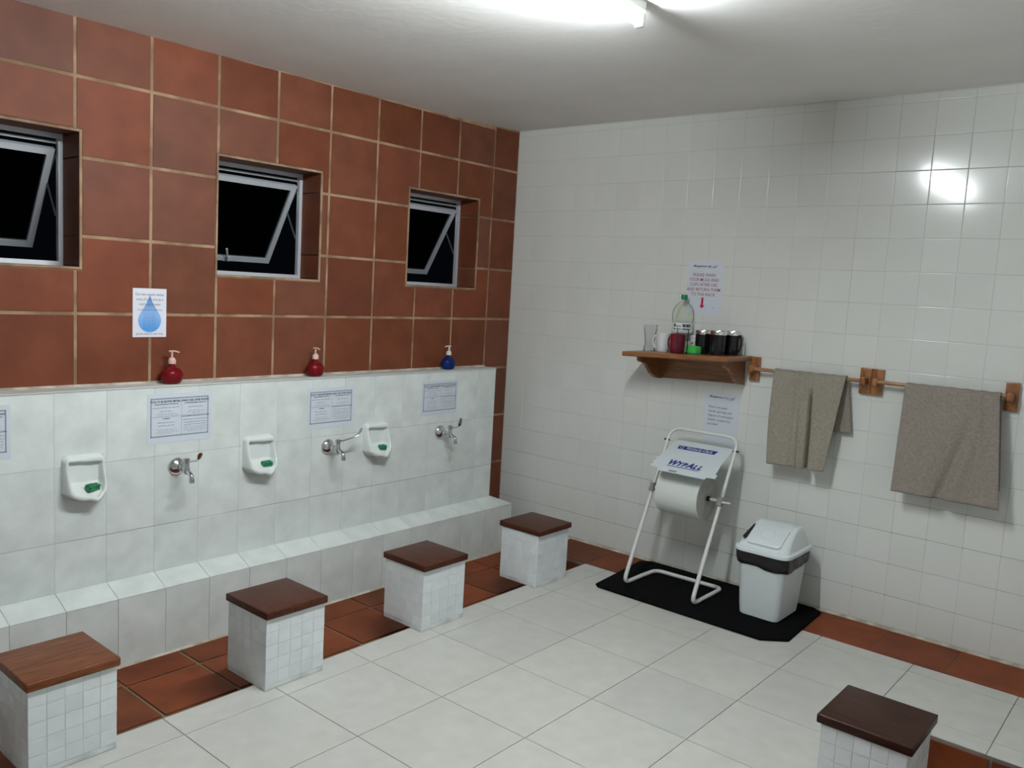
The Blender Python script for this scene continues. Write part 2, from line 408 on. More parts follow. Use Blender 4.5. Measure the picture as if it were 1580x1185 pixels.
def text_bm(bm, s, size, x, y, z=0.0, align='CENTER', shear=0.0, offset=0.0, sx=1.0, mtx=None, spacing=1.0):
    cu = bpy.data.curves.new('t', 'FONT'); cu.body = s; cu.size = size; cu.align_x = align; cu.shear = shear; cu.offset = offset
    cu.space_character = spacing; cu.resolution_u = 2
    o = bpy.data.objects.new('t', cu); COL.objects.link(o)
    dg = bpy.context.evaluated_depsgraph_get(); me = bpy.data.meshes.new_from_object(o.evaluated_get(dg))
    m = T((x, y, z)) @ Matrix.Diagonal((sx, 1, 1, 1))
    if mtx is not None: m = mtx @ m
    me.transform(m); bm.from_mesh(me)
    bpy.data.objects.remove(o); bpy.data.meshes.remove(me); bpy.data.curves.remove(cu)
def rect_bm(bm, x0, x1, y0, y1, z=0.0):
    bm.faces.new([bm.verts.new(p) for p in ((x0, y0, z), (x1, y0, z), (x1, y1, z), (x0, y1, z))])

# ------------------------------------------------------------------ room shell
W_X, W_Y, FLOOR_B = 4.15, -5.2, -.135       # far side wall, wall behind the camera, trench level
JT, P0 = .31, .225                          # terracotta pitch, first vertical joint
WIN = [(-.911, -.346, 1.505, 2.035), (-2.082, -1.518, 1.505, 2.035), (-3.251, -2.690, 1.505, 2.035)]
# left wall core, window holes left open
bm = bmesh.new(); X0, X1 = -.186, -.0032
ys = [W_Y-.3]
for a, b_, _, _ in sorted(WIN): ys += [a-.012, b_+.012]
ys.append(.3)
for i in range(0, len(ys), 2): box(bm, X0, X1, ys[i], ys[i+1], -.3, 2.75)
for a, b_, c, d in WIN:
    box(bm, X0, X1, a-.012, b_+.012, -.3, c-.012); box(bm, X0, X1, a-.012, b_+.012, d+.012, 2.75)
wall_left = struct('wall_left', bm, M['tan_grout'])
def ceil_z(y): return 2.505-.025*min(1, -y/.85) if y > -.85 else 2.480-.011*min(1, (-y-.85)/1.85)
us = sorted([0]+[-P0-k*JT for k in range(0, 14)])
vs = [.078, .388, .698, 1.008, 1.318, 1.628, 1.938, 2.248, 2.478]
hl = [(a-.007, b_+.007, c-.007, d+.007) for a, b_, c, d in WIN]+[(-6, -.226, 0, 1.006)]
us_main = [u for u in us if u <= -P0+1e-6]
lay(wall_left, F_LEFT, (-.008, 0, 0), us_main, vs, hl, .014, .008, .002, M['terracotta'], jit=.0006)
lay(wall_left, F_LEFT, (-.008, 0, 0), [-P0, 0], vs[:-1]+[2.497], [], .014, .008, .002, M['terracotta'], jit=.0006)
lay(wall_left, F_LEFT, (-.008, 0, 0), [-P0, 0], [-.135, .078], [], .011, .008, .002, M['terracotta'])
# reveals lined with tile, mortar round the opening
for a, b_, c, d in WIN:
    bm = bmesh.new()
    for y0_, y1_, z0_, z1_ in ((a-.0105, a-.0002, c-.0105, d+.0105), (b_+.0002, b_+.0105, c-.0105, d+.0105), (a, b_, c-.0105, c-.0002), (a, b_, d+.0002, d+.0105)):
        box(bm, -.010, .0006, y0_, y1_, z0_, z1_, bev=.0015)
    obj('mortar_edge', bm, M['tan_grout'], wall_left)
    lay(wall_left, F_BACK, (0, b_+.010, 0), [-.16, 0], [c, 1.628, 1.938, d], [], .008, .010, .002, M['terracotta'])
    lay(wall_left, F_YPOS, (0, a-.010, 0), [0, .16], [c, 1.628, 1.938, d], [], .008, .010, .002, M['terracotta'])
    mid = (a+b_)/2
    lay(wall_left, F_UP, (0, 0, c-.010), [-.16, 0], [a, mid, b_], [], .008, .010, .002, M['terracotta'])
    lay(wall_left, Matrix.Rotation(PI, 4, 'Y'), (0, 0, d+.010), [0, .16], [a, mid, b_], [], .008, .010, .002, M['terracotta'])

# white tiled wall ahead
PB = .15328
wall_back = struct('wall_back', B(-.3, W_X+.3, .0018, .3, -.3, 2.75), M['white_grout'])
us = [0]+[-.0067+i*PB for i in range(1, 27)]+[W_X]
vs = [.012]+[.009+n*PB for n in range(1, 17)]+[2.50]
col_ = []
lay(None, F_BACK, (0, .007, 0), us, vs, [], .0018, .007, .0026, M['white_tile'], collect=col_, jit=.0004)
def px_size(m, area):
    p = m.translation; d = p-CAM; dep = d.dot(fw)
    if dep <= .1: return 0
    u_, v_ = 790+FOC*d.dot(rt)/dep, 592.5-FOC*d.dot(up)/dep
    if not (-30 < u_ < 1610 and -30 < v_ < 1215): return 0
    return area*(FOC/dep)**2*abs(d.normalized().y)
col_.sort(key=lambda q: -px_size(q[1], q[2]))
for me, m, _ in col_[:299]: link('tile', me, M['white_tile'], wall_back, m)
bm = bmesh.new()
for me, m, _ in col_[299:]:
    n0 = len(bm.verts); bm.from_mesh(me); bm.verts.ensure_lookup_table()
    bmesh.ops.transform(bm, matrix=m, verts=bm.verts[n0:])
o = obj('tile_field', bm, M['white_tile'], wall_back); o['kind'] = 'stuff'
# cement bead along the foot of the tiled wall
bm = bmesh.new(); prism(bm, [(.60, 0, .0), (.60, -.010, .0), (.60, -.004, .010), (.60, 0, .012)], (W_X-.60, 0, 0))
struct('baseboard_back', bm, M['cement'])
# two unseen walls close the room
struct('wall_right', B(W_X, W_X+.3, W_Y-.3, .0, -.3, 2.75), M['plain_wall'])
struct('wall_front', B(-.0, W_X, W_Y-.3, W_Y, -.3, 2.75), M['plain_wall'])
# ceiling, very slightly out of level
bm = bmesh.new()
prof = [(0.3, 2.507), (0, 2.505), (-.4, 2.492), (-.85, 2.480), (-2.7, 2.469), (W_Y-.3, 2.462)]
pts = [(-.3, y, z) for y, z in prof]+[(-.3, W_Y-.3, 2.75), (-.3, .3, 2.75)]
prism(bm, pts, (W_X+.6, 0, 0))
struct('ceiling', bm, M['plaster'])

# floor slab with the two foot trenches
XE, YE = .941, -.3292        # beige edge along the taps, beige edge along the tiled wall
XS = .60                     # where the terracotta strip begins at the tiled wall
X2, Y2 = 2.815, -.937        # second trench, right
X3 = 3.50
bm = bmesh.new()
box(bm, -.3, W_X+.3, W_Y-.3, .3, -.35, FLOOR_B-.008)
box(bm, XE, X2, W_Y-.3, .3, FLOOR_B-.008, -.0028)
box(bm, XS, XE, YE, .3, FLOOR_B-.008, -.0028)
box(bm, X2, W_X+.3, Y2, .3, FLOOR_B-.008, -.0028)
box(bm, X3, W_X+.3, W_Y-.3, Y2, FLOOR_B-.008, -.0028)
floor = struct('floor', bm, M['floor_grout'])
S = .3985
xs = grid(XE, W_X, 1.0862, S); ysf = grid(W_Y, YE, -.8224, S)
lay(floor, F_UP, (0, 0, -.008), xs, ysf, [(X2, X3, W_Y-1, Y2)], .0028, .008, .001, M['floor_tile'])
# terracotta strip along the tiled wall
xs = [XS]+[x for x in [2.488+k*.3105 for k in range(-6, 6)] if XS+.05 < x < W_X]+[W_X]
lay(floor, F_UP, (0, 0, -.008), xs, [YE, -.003], [], .0028, .0080, .0012, M['terracotta_floor'])
# trench bottoms
bm = B(0, XE, W_Y, 0, FLOOR_B-.009, FLOOR_B-.0065)
obj('trench_mortar', bm, M['trench_grout'], floor)
ysf = grid(W_Y, 0, -2.364, .314)
lay(floor, F_UP, (0, 0, FLOOR_B-.008), [.21, .385, .697, XE-.008], ysf, [(XS, XE+.1, YE, .1)], .014, .008, .002, M['terracotta_floor'], jit=.0008)
lay(floor, F_UP, (0, 0, FLOOR_B-.008), [0, .21], [-.22, 0], [], .014, .008, .002, M['terracotta_floor'])
ys2 = grid(W_Y, Y2-.008, -1.10, .314)
bm = B(X2, X3, W_Y, Y2, FLOOR_B-.009, FLOOR_B-.0065); obj('trench_mortar', bm, M['trench_grout'], floor)
lay(floor, F_UP, (0, 0, FLOOR_B-.008), [X2+.008, 3.095, 3.405, X3], ys2, [], .014, .008, .002, M['terracotta_floor'], jit=.0008)
# trench sides
lay(floor, F_XNEG, (XE, 0, 0), grid(-YE+.008, -W_Y, 2.364, .314), [FLOOR_B, -.010], [], .010, .007, .002, M['terracotta_floor'])
lay(floor, F_BACK, (0, YE, 0), [XS, .785, XE-.008], [FLOOR_B, -.010], [], .010, .007, .002, M['terracotta_floor'])
lay(floor, F_BACK, (0, Y2, 0), [X2+.008, 3.095, 3.405, X3], [FLOOR_B, -.010], [], .010, .007, .002, M['terracotta_floor'])
lay(floor, F_LEFT, (X2, 0, 0), grid(W_Y, Y2-.008, -1.10, .314), [FLOOR_B, -.010], [], .010, .007, .002, M['terracotta_floor'])

# low tiled wall that carries the taps, and the kerb at its foot
LX, LZ, LY = .100, 1.018, -.221
bm = B(.0, LX-.0014, W_Y, LY, FLOOR_B, LZ-.004)
ledge = struct('wall_low', bm, M['ledge_grout'])
jy = [LY]+[-.382-k*.2039 for k in range(0, 24)]
jy = sorted(y for y in jy if y > W_Y)
jy = [W_Y]+jy
lay(ledge, F_LEFT, (LX-.006, 0, 0), jy, [.196, .408, .714, LZ-.006], [], .0020, .006, .0007, M['marble_tile'])
lay(ledge, F_YPOS, (0, LY, 0), [-LX+.001, -.0], [.20, .408, .714, LZ-.006], [], .003, .003, .0008, M['marble_tile'])
bm = B(.0, LX+.003, W_Y, LY+.003, LZ-.006, LZ+.001, bev=.002)
obj('ledge_top', bm, M['white_grout'], ledge)
bm = bmesh.new(); prism(bm, [(0, W_Y, LZ), (.012, W_Y, LZ), (0, W_Y, LZ+.010)], (0, LY-W_Y, 0))
obj('cement_bead', bm, M['cement'], ledge)
KX = .210
bm = bmesh.new()
lo = [(.0, W_Y), (KX-.0016, W_Y), (KX-.0016, -.1225), (.099, -.2215), (.0, -.2215)]
def kz(x): return .204-(x-.1)*.3909 if x > .1 else .204
loft(bm, [[(x, y, FLOOR_B) for x, y in lo], [(x, y, kz(x)-.0016) for x, y in lo]])
kerb = struct('trim_1', bm, M['kerb_grout'])
jk = [y for y in jy if y < -.3]+[-.221]
slope = math.atan(.3909); sl = (KX-.1)/math.cos(slope)
fr = T((.1, 0, .204-.006)) @ Matrix.Rotation(slope, 4, 'Y')
for a, b_ in zip(jk, jk[1:]):
    lay(kerb, fr, (0, 0, 0), [0, sl], [a, b_], [], .0022, .006, .0007, M['marble_tile'])
bm = bmesh.new()
top = [(.1015, -.2195), (KX, -.2195), (KX, -.122)]
loft(bm, [[(x, y, kz(x)-.006) for x, y in top], [(x, y, kz(x)) for x, y in top]])
obj('tile', bm, M['marble_tile'], kerb)
jf = [y for y in jy if y < -.3]+[-.178, -.122]
lay(kerb, F_LEFT, (KX-.006, 0, 0), jf, [FLOOR_B+.004, .1590], [], .0022, .006, .0007, M['marble_tile'])
bm = bmesh.new(); prism(bm, [(KX, W_Y, FLOOR_B), (KX+.010, W_Y, FLOOR_B), (KX, W_Y, FLOOR_B+.007)], (0, -.122-W_Y, 0))
obj('cement_bead', bm, M['cement'], kerb)

# ------------------------------------------------------------------ windows
def bar(bm, p, q, wdt, dep, nrm=Vector((1, 0, 0))):
    p, q, nrm = Vector(p), Vector(q), Vector(nrm).normalized(); t = (q-p).normalized(); s = t.cross(nrm).normalized()
    c = [s*wdt/2+nrm*dep/2, -s*wdt/2+nrm*dep/2, -s*wdt/2-nrm*dep/2, s*wdt/2-nrm*dep/2]
    a = [bm.verts.new(p+v) for v in c]; d = [bm.verts.new(q+v) for v in c]
    for i in range(4): bm.faces.new((a[i], a[(i+1) % 4], d[(i+1) % 4], d[i]))
    bm.faces.new(a[::-1]); bm.faces.new(d)
for n, (a, b_, c, d) in enumerate(WIN):
    fx = -.165
    win = bpy.data.objects.new('window_%d' % (n+1), None); COL.objects.link(win); win.location = (fx, (a+b_)/2, c); win['kind'] = 'structure'
    hw, H = (b_-a)/2, d-c
    bm = bmesh.new(); f = .018
    for (p, q) in (((0, -hw, f/2), (0, hw, f/2)), ((0, -hw, H-f/2), (0, hw, H-f/2))): bar(bm, p, q, f, .022)
    for s in (-1, 1): bar(bm, (0, s*(hw-f/2), f), (0, s*(hw-f/2), H-f), f, .022)
    obj('window_frame', bm, M['aluminium'], win)
    obj('head_rail', B(-.018, -.010, -hw+f, hw-f, H-.038, H-.028), M['grey_plastic_and_shade'], win)  # aluminium rail coloured grey to paint in the shade under the window head
    # top-hung sash swung outwards
    SL, wd, ang = .462, hw-.027, math.radians(31)
    zt = 1.977-c
    sm = T((-.005, 0, zt)) @ Matrix.Rotation(ang, 4, 'Y')
    sash = bpy.data.objects.new('sash', None); COL.objects.link(sash); sash.parent = win; sash.matrix_basis = sm
    st = .027
    bm = bmesh.new()
    bar(bm, (0, -wd, -st/2), (0, wd, -st/2), st, .022); bar(bm, (0, -wd, -SL+st/2), (0, wd, -SL+st/2), st, .022)
    for s in (-1, 1): bar(bm, (0, s*(wd-st/2), -st), (0, s*(wd-st/2), -SL+st), st, .022)
    obj('sash_frame', bm, M['aluminium'], sash)
    obj('glass_pane', B(-.002, .002, -wd+st*.7, wd-st*.7, -SL+st*.7, -st*.7), M['glass'], sash)
    if True:
        bm = bmesh.new()
        tube(bm, [(.012, .0, -SL+.012), (.030, -.006, -SL+.018), (.040, -.036, -SL+.085)], .0062, 8)
        box(bm, .008, .020, -.022, .018, -SL+.002, -SL+.024, bev=.002)
        obj('sash_handle', bm, M['aluminium'], sash, smooth=True)
    for s in (-1, 1):
        bm = bmesh.new()
        q = sm @ Vector((0, s*wd, -.15)); tube(bm, [(-.010, s*(hw-.02), zt-.27), q], .0045, 6)
        tube(bm, [(-.006, s*(hw-.02), zt-.02), q], .0035, 6)
        obj('stay_arm', bm, M['dark_metal'], win)

# ------------------------------------------------------------------ ceiling light
LXC, LY0, LY1, LZC = 1.955, -1.725, -2.945, 2.412
lt = thing('ceiling_light', 'lit fluorescent tube batten on the white ceiling', 'light', (LXC, (LY0+LY1)/2, 2.472))
hl_ = (LY0-LY1)/2
obj('housing', B(-.021, .021, -hl_, hl_, -.030, .004, bev=.005), M['white_paint'], lt)
bm = bmesh.new(); lathe(bm, [(0, -hl_+.02), (.013, -hl_+.02), (.013, hl_-.02), (0, hl_-.02)], 16, Matrix.Rotation(PI/2, 4, 'X'))
bmesh.ops.translate(bm, vec=(0, 0, LZC-2.472), verts=bm.verts)
obj('lamp_tube', bm, M['tube'], lt, smooth=True)
for s in (-1, 1):
    bm = bmesh.new(); box(bm, -.016, .016, s*hl_-.012, s*hl_+.006, LZC-2.472-.018, -.034, bev=.006)
    e = obj('lamp_holder', bm, M['white_paint'], lt, smooth=True)

# ------------------------------------------------------------------ stools
def make_stool(x0, y0, wx, wy, label, wood='stool_wood'):
    t = thing('stool', label, 'stool', (x0+wx/2, y0+wy/2, 0), 0, 'tiled stools with wooden seats')
    hx, hy = wx/2, wy/2
    obj('plinth', B(-hx+.001, hx-.001, -hy+.001, hy-.001, .0005, .020, bev=.003), M['mosaic_grout'], t)
    obj('core', B(-hx+.0014, hx-.0014, -hy+.0014, hy-.0014, .018, .2752), M['mosaic_grout'], t)
    vs_ = [.020, .069, .120, .171, .222, .273]
    nx = 5
    gx = [-hx+wx*i/nx for i in range(nx+1)]; gy = [-hy+wy*i/nx for i in range(nx+1)]
    for fr, ax, g in ((F_LEFT, hx, gy), (F_XNEG, hx, gy), (F_BACK, hy, gx), (F_YPOS, hy, gx)):
        o_ = {id(F_LEFT): (hx-.005, 0, 0), id(F_XNEG): (-hx+.005, 0, 0), id(F_BACK): (0, -hy+.005, 0), id(F_YPOS): (0, hy-.005, 0)}[id(fr)]
        lay(t, fr, o_, g, vs_, [], .0018, .005, .0012, M['mosaic'], name='mosaic_tile', jit=.0005)
    sx_, sy_ = .136, .137
    bm = B(-sx_, sx_, -sy_, sy_, .275, .303, bev=.005, seg=3)
    obj('seat', bm, M[wood], t, smooth=True)
    return t
make_stool(.763, -3.264, .252, .260, 'tiled stool with lighter worn reddish wooden seat at the left edge', 'stool_wood_worn')
make_stool(.765, -2.464, .252, .260, 'tiled stool with dark wooden seat, second from the left in the row by the taps')
make_stool(.764, -1.674, .250, .262, 'tiled stool with dark wooden seat, third from the left in the row by the taps')
make_stool(.760, -.862, .244, .260, 'tiled stool with dark wooden seat nearest the far corner of the room')
make_stool(2.754, -1.700, .246, .262, 'tiled stool with nearly black wooden seat standing alone at the lower right', 'stool_wood_dark')

# ------------------------------------------------------------------ taps
def make_tap(y, ang, curl, label):
    t = thing('tap', label, 'tap', (LX, y, .660), 0, 'chrome lever taps on the low wall')
    bm = bmesh.new(); RX_ = Matrix.Rotation(PI/2, 4, 'Y')
    lathe(bm, [(0, .0005), (.038, .0005), (.0395, .005), (.036, .011), (.026, .019), (.015, .024), (.012, .026), (0, .026)], 28, RX_)
    obj('flange', bm, M['chrome'], t, smooth='all')
    bm = bmesh.new(); tube(bm, [(.02, 0, 0), (.045, 0, 0), (.046, 0, 0), (.056, 0, 0), (.057, 0, 0), (.085, 0, 0)], [.009, .009, .013, .013, .0095, .010], 14)
    obj('stem', bm, M['chrome'], t, smooth=True)
    bm = bmesh.new(); lathe(bm, [(0, -.022), (.010, -.020), (.0145, -.012), (.0155, .0), (.0125, .012), (.0125, .030), (.0145, .032), (.0145, .046), (.011, .050), (0, .051)], 20, T((.085, 0, 0)))
    obj('valve_body', bm, M['chrome'], t, smooth=True)
    bm = bmesh.new(); pts = fillet([(.085, 0, -.006), (.112, 0, -.010), (.130, 0, -.022), (.131, 0, -.046)], .014, 5)
    tube(bm, pts, [.010]*(len(pts)-1)+[.0095], 14)
    tube(bm, [(.131, 0, -.034), (.131, 0, -.050)], .0118, 14)
    obj('spout', bm, M['chrome'], t, smooth=True)
    bm = bmesh.new(); c, s = math.cos(ang), math.sin(ang)
    L = .138; P = [(.008, .040), (.030, .041), (.070, .050), (.100, .058), (.118, .070), (.128, .088), (L-.004, .088+curl)]
    pts = [(.085+r*c, r*s, z) for r, z in P]
    tube(bm, pts, [(.0045, .0045), (.0042, .0042), (.0042, .0042), (.006, .0045), (.0105, .004), (.011, .0035), (.007, .003)], 10)
    obj('lever', bm, M['chrome'], t, smooth=True)
    return t
make_tap(-2.322, math.radians(-4), .008, 'chrome tap below the leftmost complete notice, lever pointing into the room')
make_tap(-1.505, math.radians(80), .012, 'chrome tap below the middle notice with its long lever out to the right')
make_tap(-.695, math.radians(-20), .026, 'chrome tap below the notice nearest the corner, lever curled upward')

# ------------------------------------------------------------------ soap dishes
def make_dish(y, label):
    t = thing('soap_dish', label, 'soap dish', (LX, y, .565), 0, 'white ceramic soap dishes on the low wall')
    bm = bmesh.new(); NU, NV = 46, 52; hw = .083; V0, V1 = -.003, .194
    def sst(a, b_, x):
        x = max(0, min(1, (x-a)/(b_-a))); return x*x*(3-2*x)
    vt = []
    for j in range(NV+1):
        row = []
        for i in range(NU+1):
            u = -hw+2*hw*i/NU; v = V0+(V1-V0)*j/NV
            # outline: narrows and rounds towards the bottom
            wv = hw-.014*sst(.07, .0, v)**1.5
            top = .192
            dx = wv-abs(u)
            spout = math.exp(-((u-.030)/.017)**2)
            bot = .008+.040*(abs(u)/hw)**2.6-.010*spout
            dcor = min(dx, top-v, v-bot)
            # rounded corners at the top
            cxr, czr = max(0, abs(u)-(hw-.025)), max(0, v-(top-.025))
            if cxr > 0 and czr > 0: dcor = min(dcor, .025-math.hypot(cxr, czr))
            dcor = max(0, dcor)
            rim = .030+.036*sst(.165, .035, v)+.010*spout*sst(.07, .02, v)
            edge = math.sqrt(max(0, 1-(1-min(1, dcor/.014))**2))
            h = rim*edge
            iu = .064-.012*sst(.09, .03, v)
            ins = min(iu-abs(u), .166-v+.010*(u/.064)**2*0-.004*(u/.064), (v-(.032+.042*(abs(u)/hw)**2.2-.012*spout)))
            k = sst(-.003, .006, ins)
            floor_ = .010+.050*sst(.085, .036, v)-.004*spout
            h = h*(1-k)+min(h, floor_)*k
            row.append(bm.verts.new((u, v, h)))
        vt.append(row)
    for j in range(NV):
        for i in range(NU): bm.faces.new((vt[j][i], vt[j][i+1], vt[j+1][i+1], vt[j+1][i]))
    bm.normal_update()
    dead = [f for f in bm.faces if all(v.co.z < 1e-5 for v in f.verts)]
    bmesh.ops.delete(bm, geom=dead, context='FACES')
    obj('dish_body', bm, M['ceramic'], t, F_LEFT, smooth='all', recalc=False)
    return t
DISH = [(-2.720, 'soap dish at the far left with a crumpled green soap piece'), (-1.913, 'soap dish between the left and middle taps with a flat green soap block'), (-1.190, 'smallest looking soap dish, just right of the middle tap lever')]
for y, lb in DISH: make_dish(y, 'white ceramic '+lb)
def soap(y, dims, rot, label, rough):
    bm = bmesh.new(); box(bm, -dims[0]/2, dims[0]/2, -dims[1]/2, dims[1]/2, 0, dims[2], bev=.003)
    bmesh.ops.subdivide_edges(bm, edges=bm.edges, cuts=1)
    for v in bm.verts: v.co += Vector((random.uniform(-1, 1), random.uniform(-1, 1), random.uniform(-1, 1)))*rough
    o = obj('soap_bar', bm, M['green_soap'], None, T(y) @ Matrix.Rotation(rot, 4, 'Z') @ Matrix.Rotation(math.radians(12), 4, 'Y'))
    tag(o, label, 'soap', 'green soap pieces in the dishes')
soap((LX+.044, -2.702, .617), (.026, .050, .022), .35, 'crumpled dark green soap piece in the leftmost soap dish', .0035)
soap((LX+.044, -1.893, .617), (.026, .050, .021), .0, 'flat dark green soap block in the middle soap dish', .0012)
soap((LX+.044, -1.172, .617), (.026, .040, .022), -.1, 'small green soap piece in the soap dish nearest the corner', .0025)

# ------------------------------------------------------------------ soap bottles
def make_bottle(y, x, liquid, plastic, nozdir, label, sc=1.0):
    t = thing('soap_bottle', label, 'soap bottle', (x, y, LZ+.001), 0, 'pump soap bottles on top of the low wall')
    bm = bmesh.new()
    prof = [(0, .001), (.030, .0), (.040, .006), (.047, .020), (.049, .034), (.047, .048), (.040, .060), (.028, .069), (.015, .074), (.0125, .078), (.0125, .092), (0, .092)]
    lathe(bm, [(r*sc, z*sc) for r, z in prof], 32, None, sx=.82)
    obj('bottle_body', bm, liquid, t, smooth='all')
    bm = bmesh.new(); lathe(bm, [(0, .088*sc), (.016*sc, .088*sc), (.0165*sc, .104*sc), (.012*sc, .112*sc), (.006*sc, .116*sc), (0, .116*sc)], 20)
    obj('collar', bm, plastic, t, smooth=True)
    bm = bmesh.new(); tube(bm, [(0, 0, .112*sc), (0, 0, .140*sc)], .0045*sc, 10)
    dx_, dy_ = nozdir
    tube(bm, [(-dx_*.012, -dy_*.012, .142*sc), (dx_*.012, dy_*.012, .143*sc), (dx_*.030, dy_*.030, .138*sc)], [(.007, .004), (.006, .004), (.004, .003)], 10)
    obj('pump', bm, plastic, t, smooth=True)
    bm = bmesh.new(); tube(bm, [(0, 0, .01), (0, 0, .09*sc)], .0025, 8); obj('dip_tube', bm, plastic, t)
make_bottle(-2.322, .052, M['red_liquid'], M['pink_plastic'], (.5, .85), 'leftmost round red soap bottle with pink pump beside the water drop notice')
make_bottle(-1.560, .052, M['red_liquid'], M['pink_plastic'], (1, .1), 'second round red soap bottle above the middle notice')
make_bottle(-.600, .052, M['blue_liquid'], M['cream_plastic'], (-.1, -1), 'round blue soap bottle with cream pump nearest the corner', .97)

# ------------------------------------------------------------------ notices
def squiggle_lines(bm, x0, x1, y, n=1, h=.0016, amp=.0011, seed=0):
    """a line of flowing script too fine to be read in the photograph"""
    rnd = random.Random(seed); x = x0
    while x < x1:
        wl = rnd.uniform(.008, .020); xe = min(x1, x+wl); pts = []
        k = 0; xx = x
        while xx < xe:
            pts.append((xx, y+rnd.uniform(-amp, amp)+(amp*1.6 if rnd.random() < .2 else 0))); xx += rnd.uniform(.0012, .0022)
        for (ax, ay), (bx_, by_) in zip(pts, pts[1:]):
            bm.faces.new([bm.verts.new(p) for p in ((ax, ay-h/2, 0), (bx_, by_-h/2, 0), (bx_, by_+h/2, 0), (ax, ay+h/2, 0))])
        if rnd.random() < .7:
            dx_ = rnd.uniform(x, xe); sgn = rnd.choice((-1, 1)); rect_bm(bm, dx_, dx_+.0012, y+sgn*.0030, y+sgn*.0030+.0012)
        x = xe+rnd.uniform(.0015, .003)
def dua_notice(y0, y1, z0, z1, label, seed):
    Wd, Hd = y1-y0, z1-z0
    t = thing('notice', label, 'notice', (LX+.0006, (y0+y1)/2, (z0+z1)/2), 0, 'printed notices stuck on the low wall')
    obj('paper', B(-Wd/2, Wd/2, -Hd/2, Hd/2, 0, .0006), M['paper'], t, F_LEFT)
    k = Hd/.21; kx = Wd/.29
    # patterned border: two rules with a row of blocks between
    bm = bmesh.new(); a, c = .131*kx, .082*k; yo = .004*k
    for x_, s in ((-a, 1), (a-.0048, 1)):
        rect_bm(bm, x_, x_+.0010, -c+yo, c+yo); rect_bm(bm, x_+.0038, x_+.0048, -c+yo, c+yo)
        n = 34
        for i in range(n):
            v = -c+yo+2*c*i/n; rect_bm(bm, x_+.0012, x_+.0036, v, v+2*c/n*.58)
    for v_ in (-c+yo, c+yo-.0048):
        rect_bm(bm, -a, a, v_, v_+.0010); rect_bm(bm, -a, a, v_+.0038, v_+.0048)
        n = 56
        for i in range(n):
            u = -a+2*a*i/n; rect_bm(bm, u, u+2*a/n*.58, v_+.0012, v_+.0036)
    rect_bm(bm, .0055, .0063, -c+yo, c+yo-.017*k)
    rect_bm(bm, -a, .006, .006*k, .0067*k); rect_bm(bm, .006, a, .010*k, .0107*k)
    obj('border', bm, M['ink_mid'], t, F_LEFT @ T((0, 0, .0009)))
    bm = bmesh.new()
    text_bm(bm, "DU'AS TO BE RECITED BEFORE, WHILST AND AFTER WUDHU", .0112*k, 0, .0675*k, sx=.83*kx, offset=.0005)
    text_bm(bm, '1. BEFORE PERFORMING THE WUDHU, SAY:', .0062*k, -.062*kx, .0580*k, sx=.88*kx, offset=.0003)
    text_bm(bm, '3. AFTER PERFORMING WUDHU, SAY:', .0062*k, .070*kx, .0580*k, sx=.95*kx, offset=.0003)
    text_bm(bm, '2. DURING:', .0066*k, -.062*kx, -.003*k, offset=.0003)
    text_bm(bm, '4. WHEN COMPLETED WUDHU, RECITE THE FOLLOWING:', .0060*k, .070*kx, .0015*k, sx=.80*kx, offset=.0003)
    obj('lettering', bm, M['ink'], t, F_LEFT @ T((0, 0, .0010)))
    bm = bmesh.new(); sd = seed*50
    for (x0, x1, v) in ((-.122, -.002, .045), (-.092, -.034, .030), (.036, .106, .042), (-.100, -.026, -.018), (-.098, -.026, -.031), (.014, .126, -.012), (.016, .124, -.024), (.018, .120, -.034)):
        sd += 1; squiggle_lines(bm, x0*kx, x1*kx, v*k, seed=sd)
    obj('script_line', bm, M['ink'], t, F_LEFT @ T((0, 0, .0010)))
    bm = bmesh.new()
    for (x0, x1, v) in ((-.106, -.020, .020), (-.100, -.010, .0145), (-.118, -.006, .009), (.038, .112, .026), (.030, .118, .021), (.054, .094, .015),
                        (-.106, -.024, -.046), (-.098, -.012, -.052), (-.112, -.008, -.058), (-.100, -.030, -.064), (.016, .122, -.042), (.014, .124, -.0475), (.020, .118, -.053), (.016, .122, -.0585), (.034, .108, -.064)):
        sd += 1; squiggle_lines(bm, x0*kx, x1*kx, v*k, h=.0010, amp=.0006, seed=sd)
    obj('small_print', bm, M['ink_soft'], t, F_LEFT @ T((0, 0, .0010)))
dua_notice(-2.456, -2.160, .768, .984, 'white bordered notice in two columns above the left tap, largest of the notices', 1)
dua_notice(-1.634, -1.344, .756, .964, 'white bordered notice in two columns above the middle tap', 2)
dua_notice(-.852, -.560, .761, .964, 'white bordered notice in two columns nearest the corner above the curled lever tap', 3)
dua_notice(-3.275, -2.984, .771, .978, 'bordered notice cut off by the left edge of the picture', 4)
# water drop notice on the terracotta tiles
t = thing('notice', 'white notice with a big blue water drop on the terracotta tiles', 'notice', (.0006, -2.398, 1.3245), 0)
obj('paper', B(-.0745, .0745, -.1045, .1045, 0, .0006), M['paper_white'], t, F_LEFT)
bm = bmesh.new(); pts = []
R, cy = .051, -.033
for i in range(41):
    a = math.radians(-90-140+280*i/40) if False else 0
tipy = .072; al = math.radians(38)
for i in range(33):
    a = al+(-2*PI+0)*0; ang = math.radians(32)-(math.radians(32)*2+PI)*i/32+0
    pts.append((R*math.cos(ang), cy+R*math.sin(ang)))
pts = [(R*math.cos(math.radians(32)-math.radians(244)*i/32), cy+R*math.sin(math.radians(32)-math.radians(244)*i/32)) for i in range(33)]
left = [(-.031, .014), (-.018, .034), (-.010, .050), (-.005, .064), (0, tipy+.004), (.005, .064), (.010, .050), (.018, .034), (.031, .014)]
bm.faces.new([bm.verts.new((x, y, 0)) for x, y in pts+left])
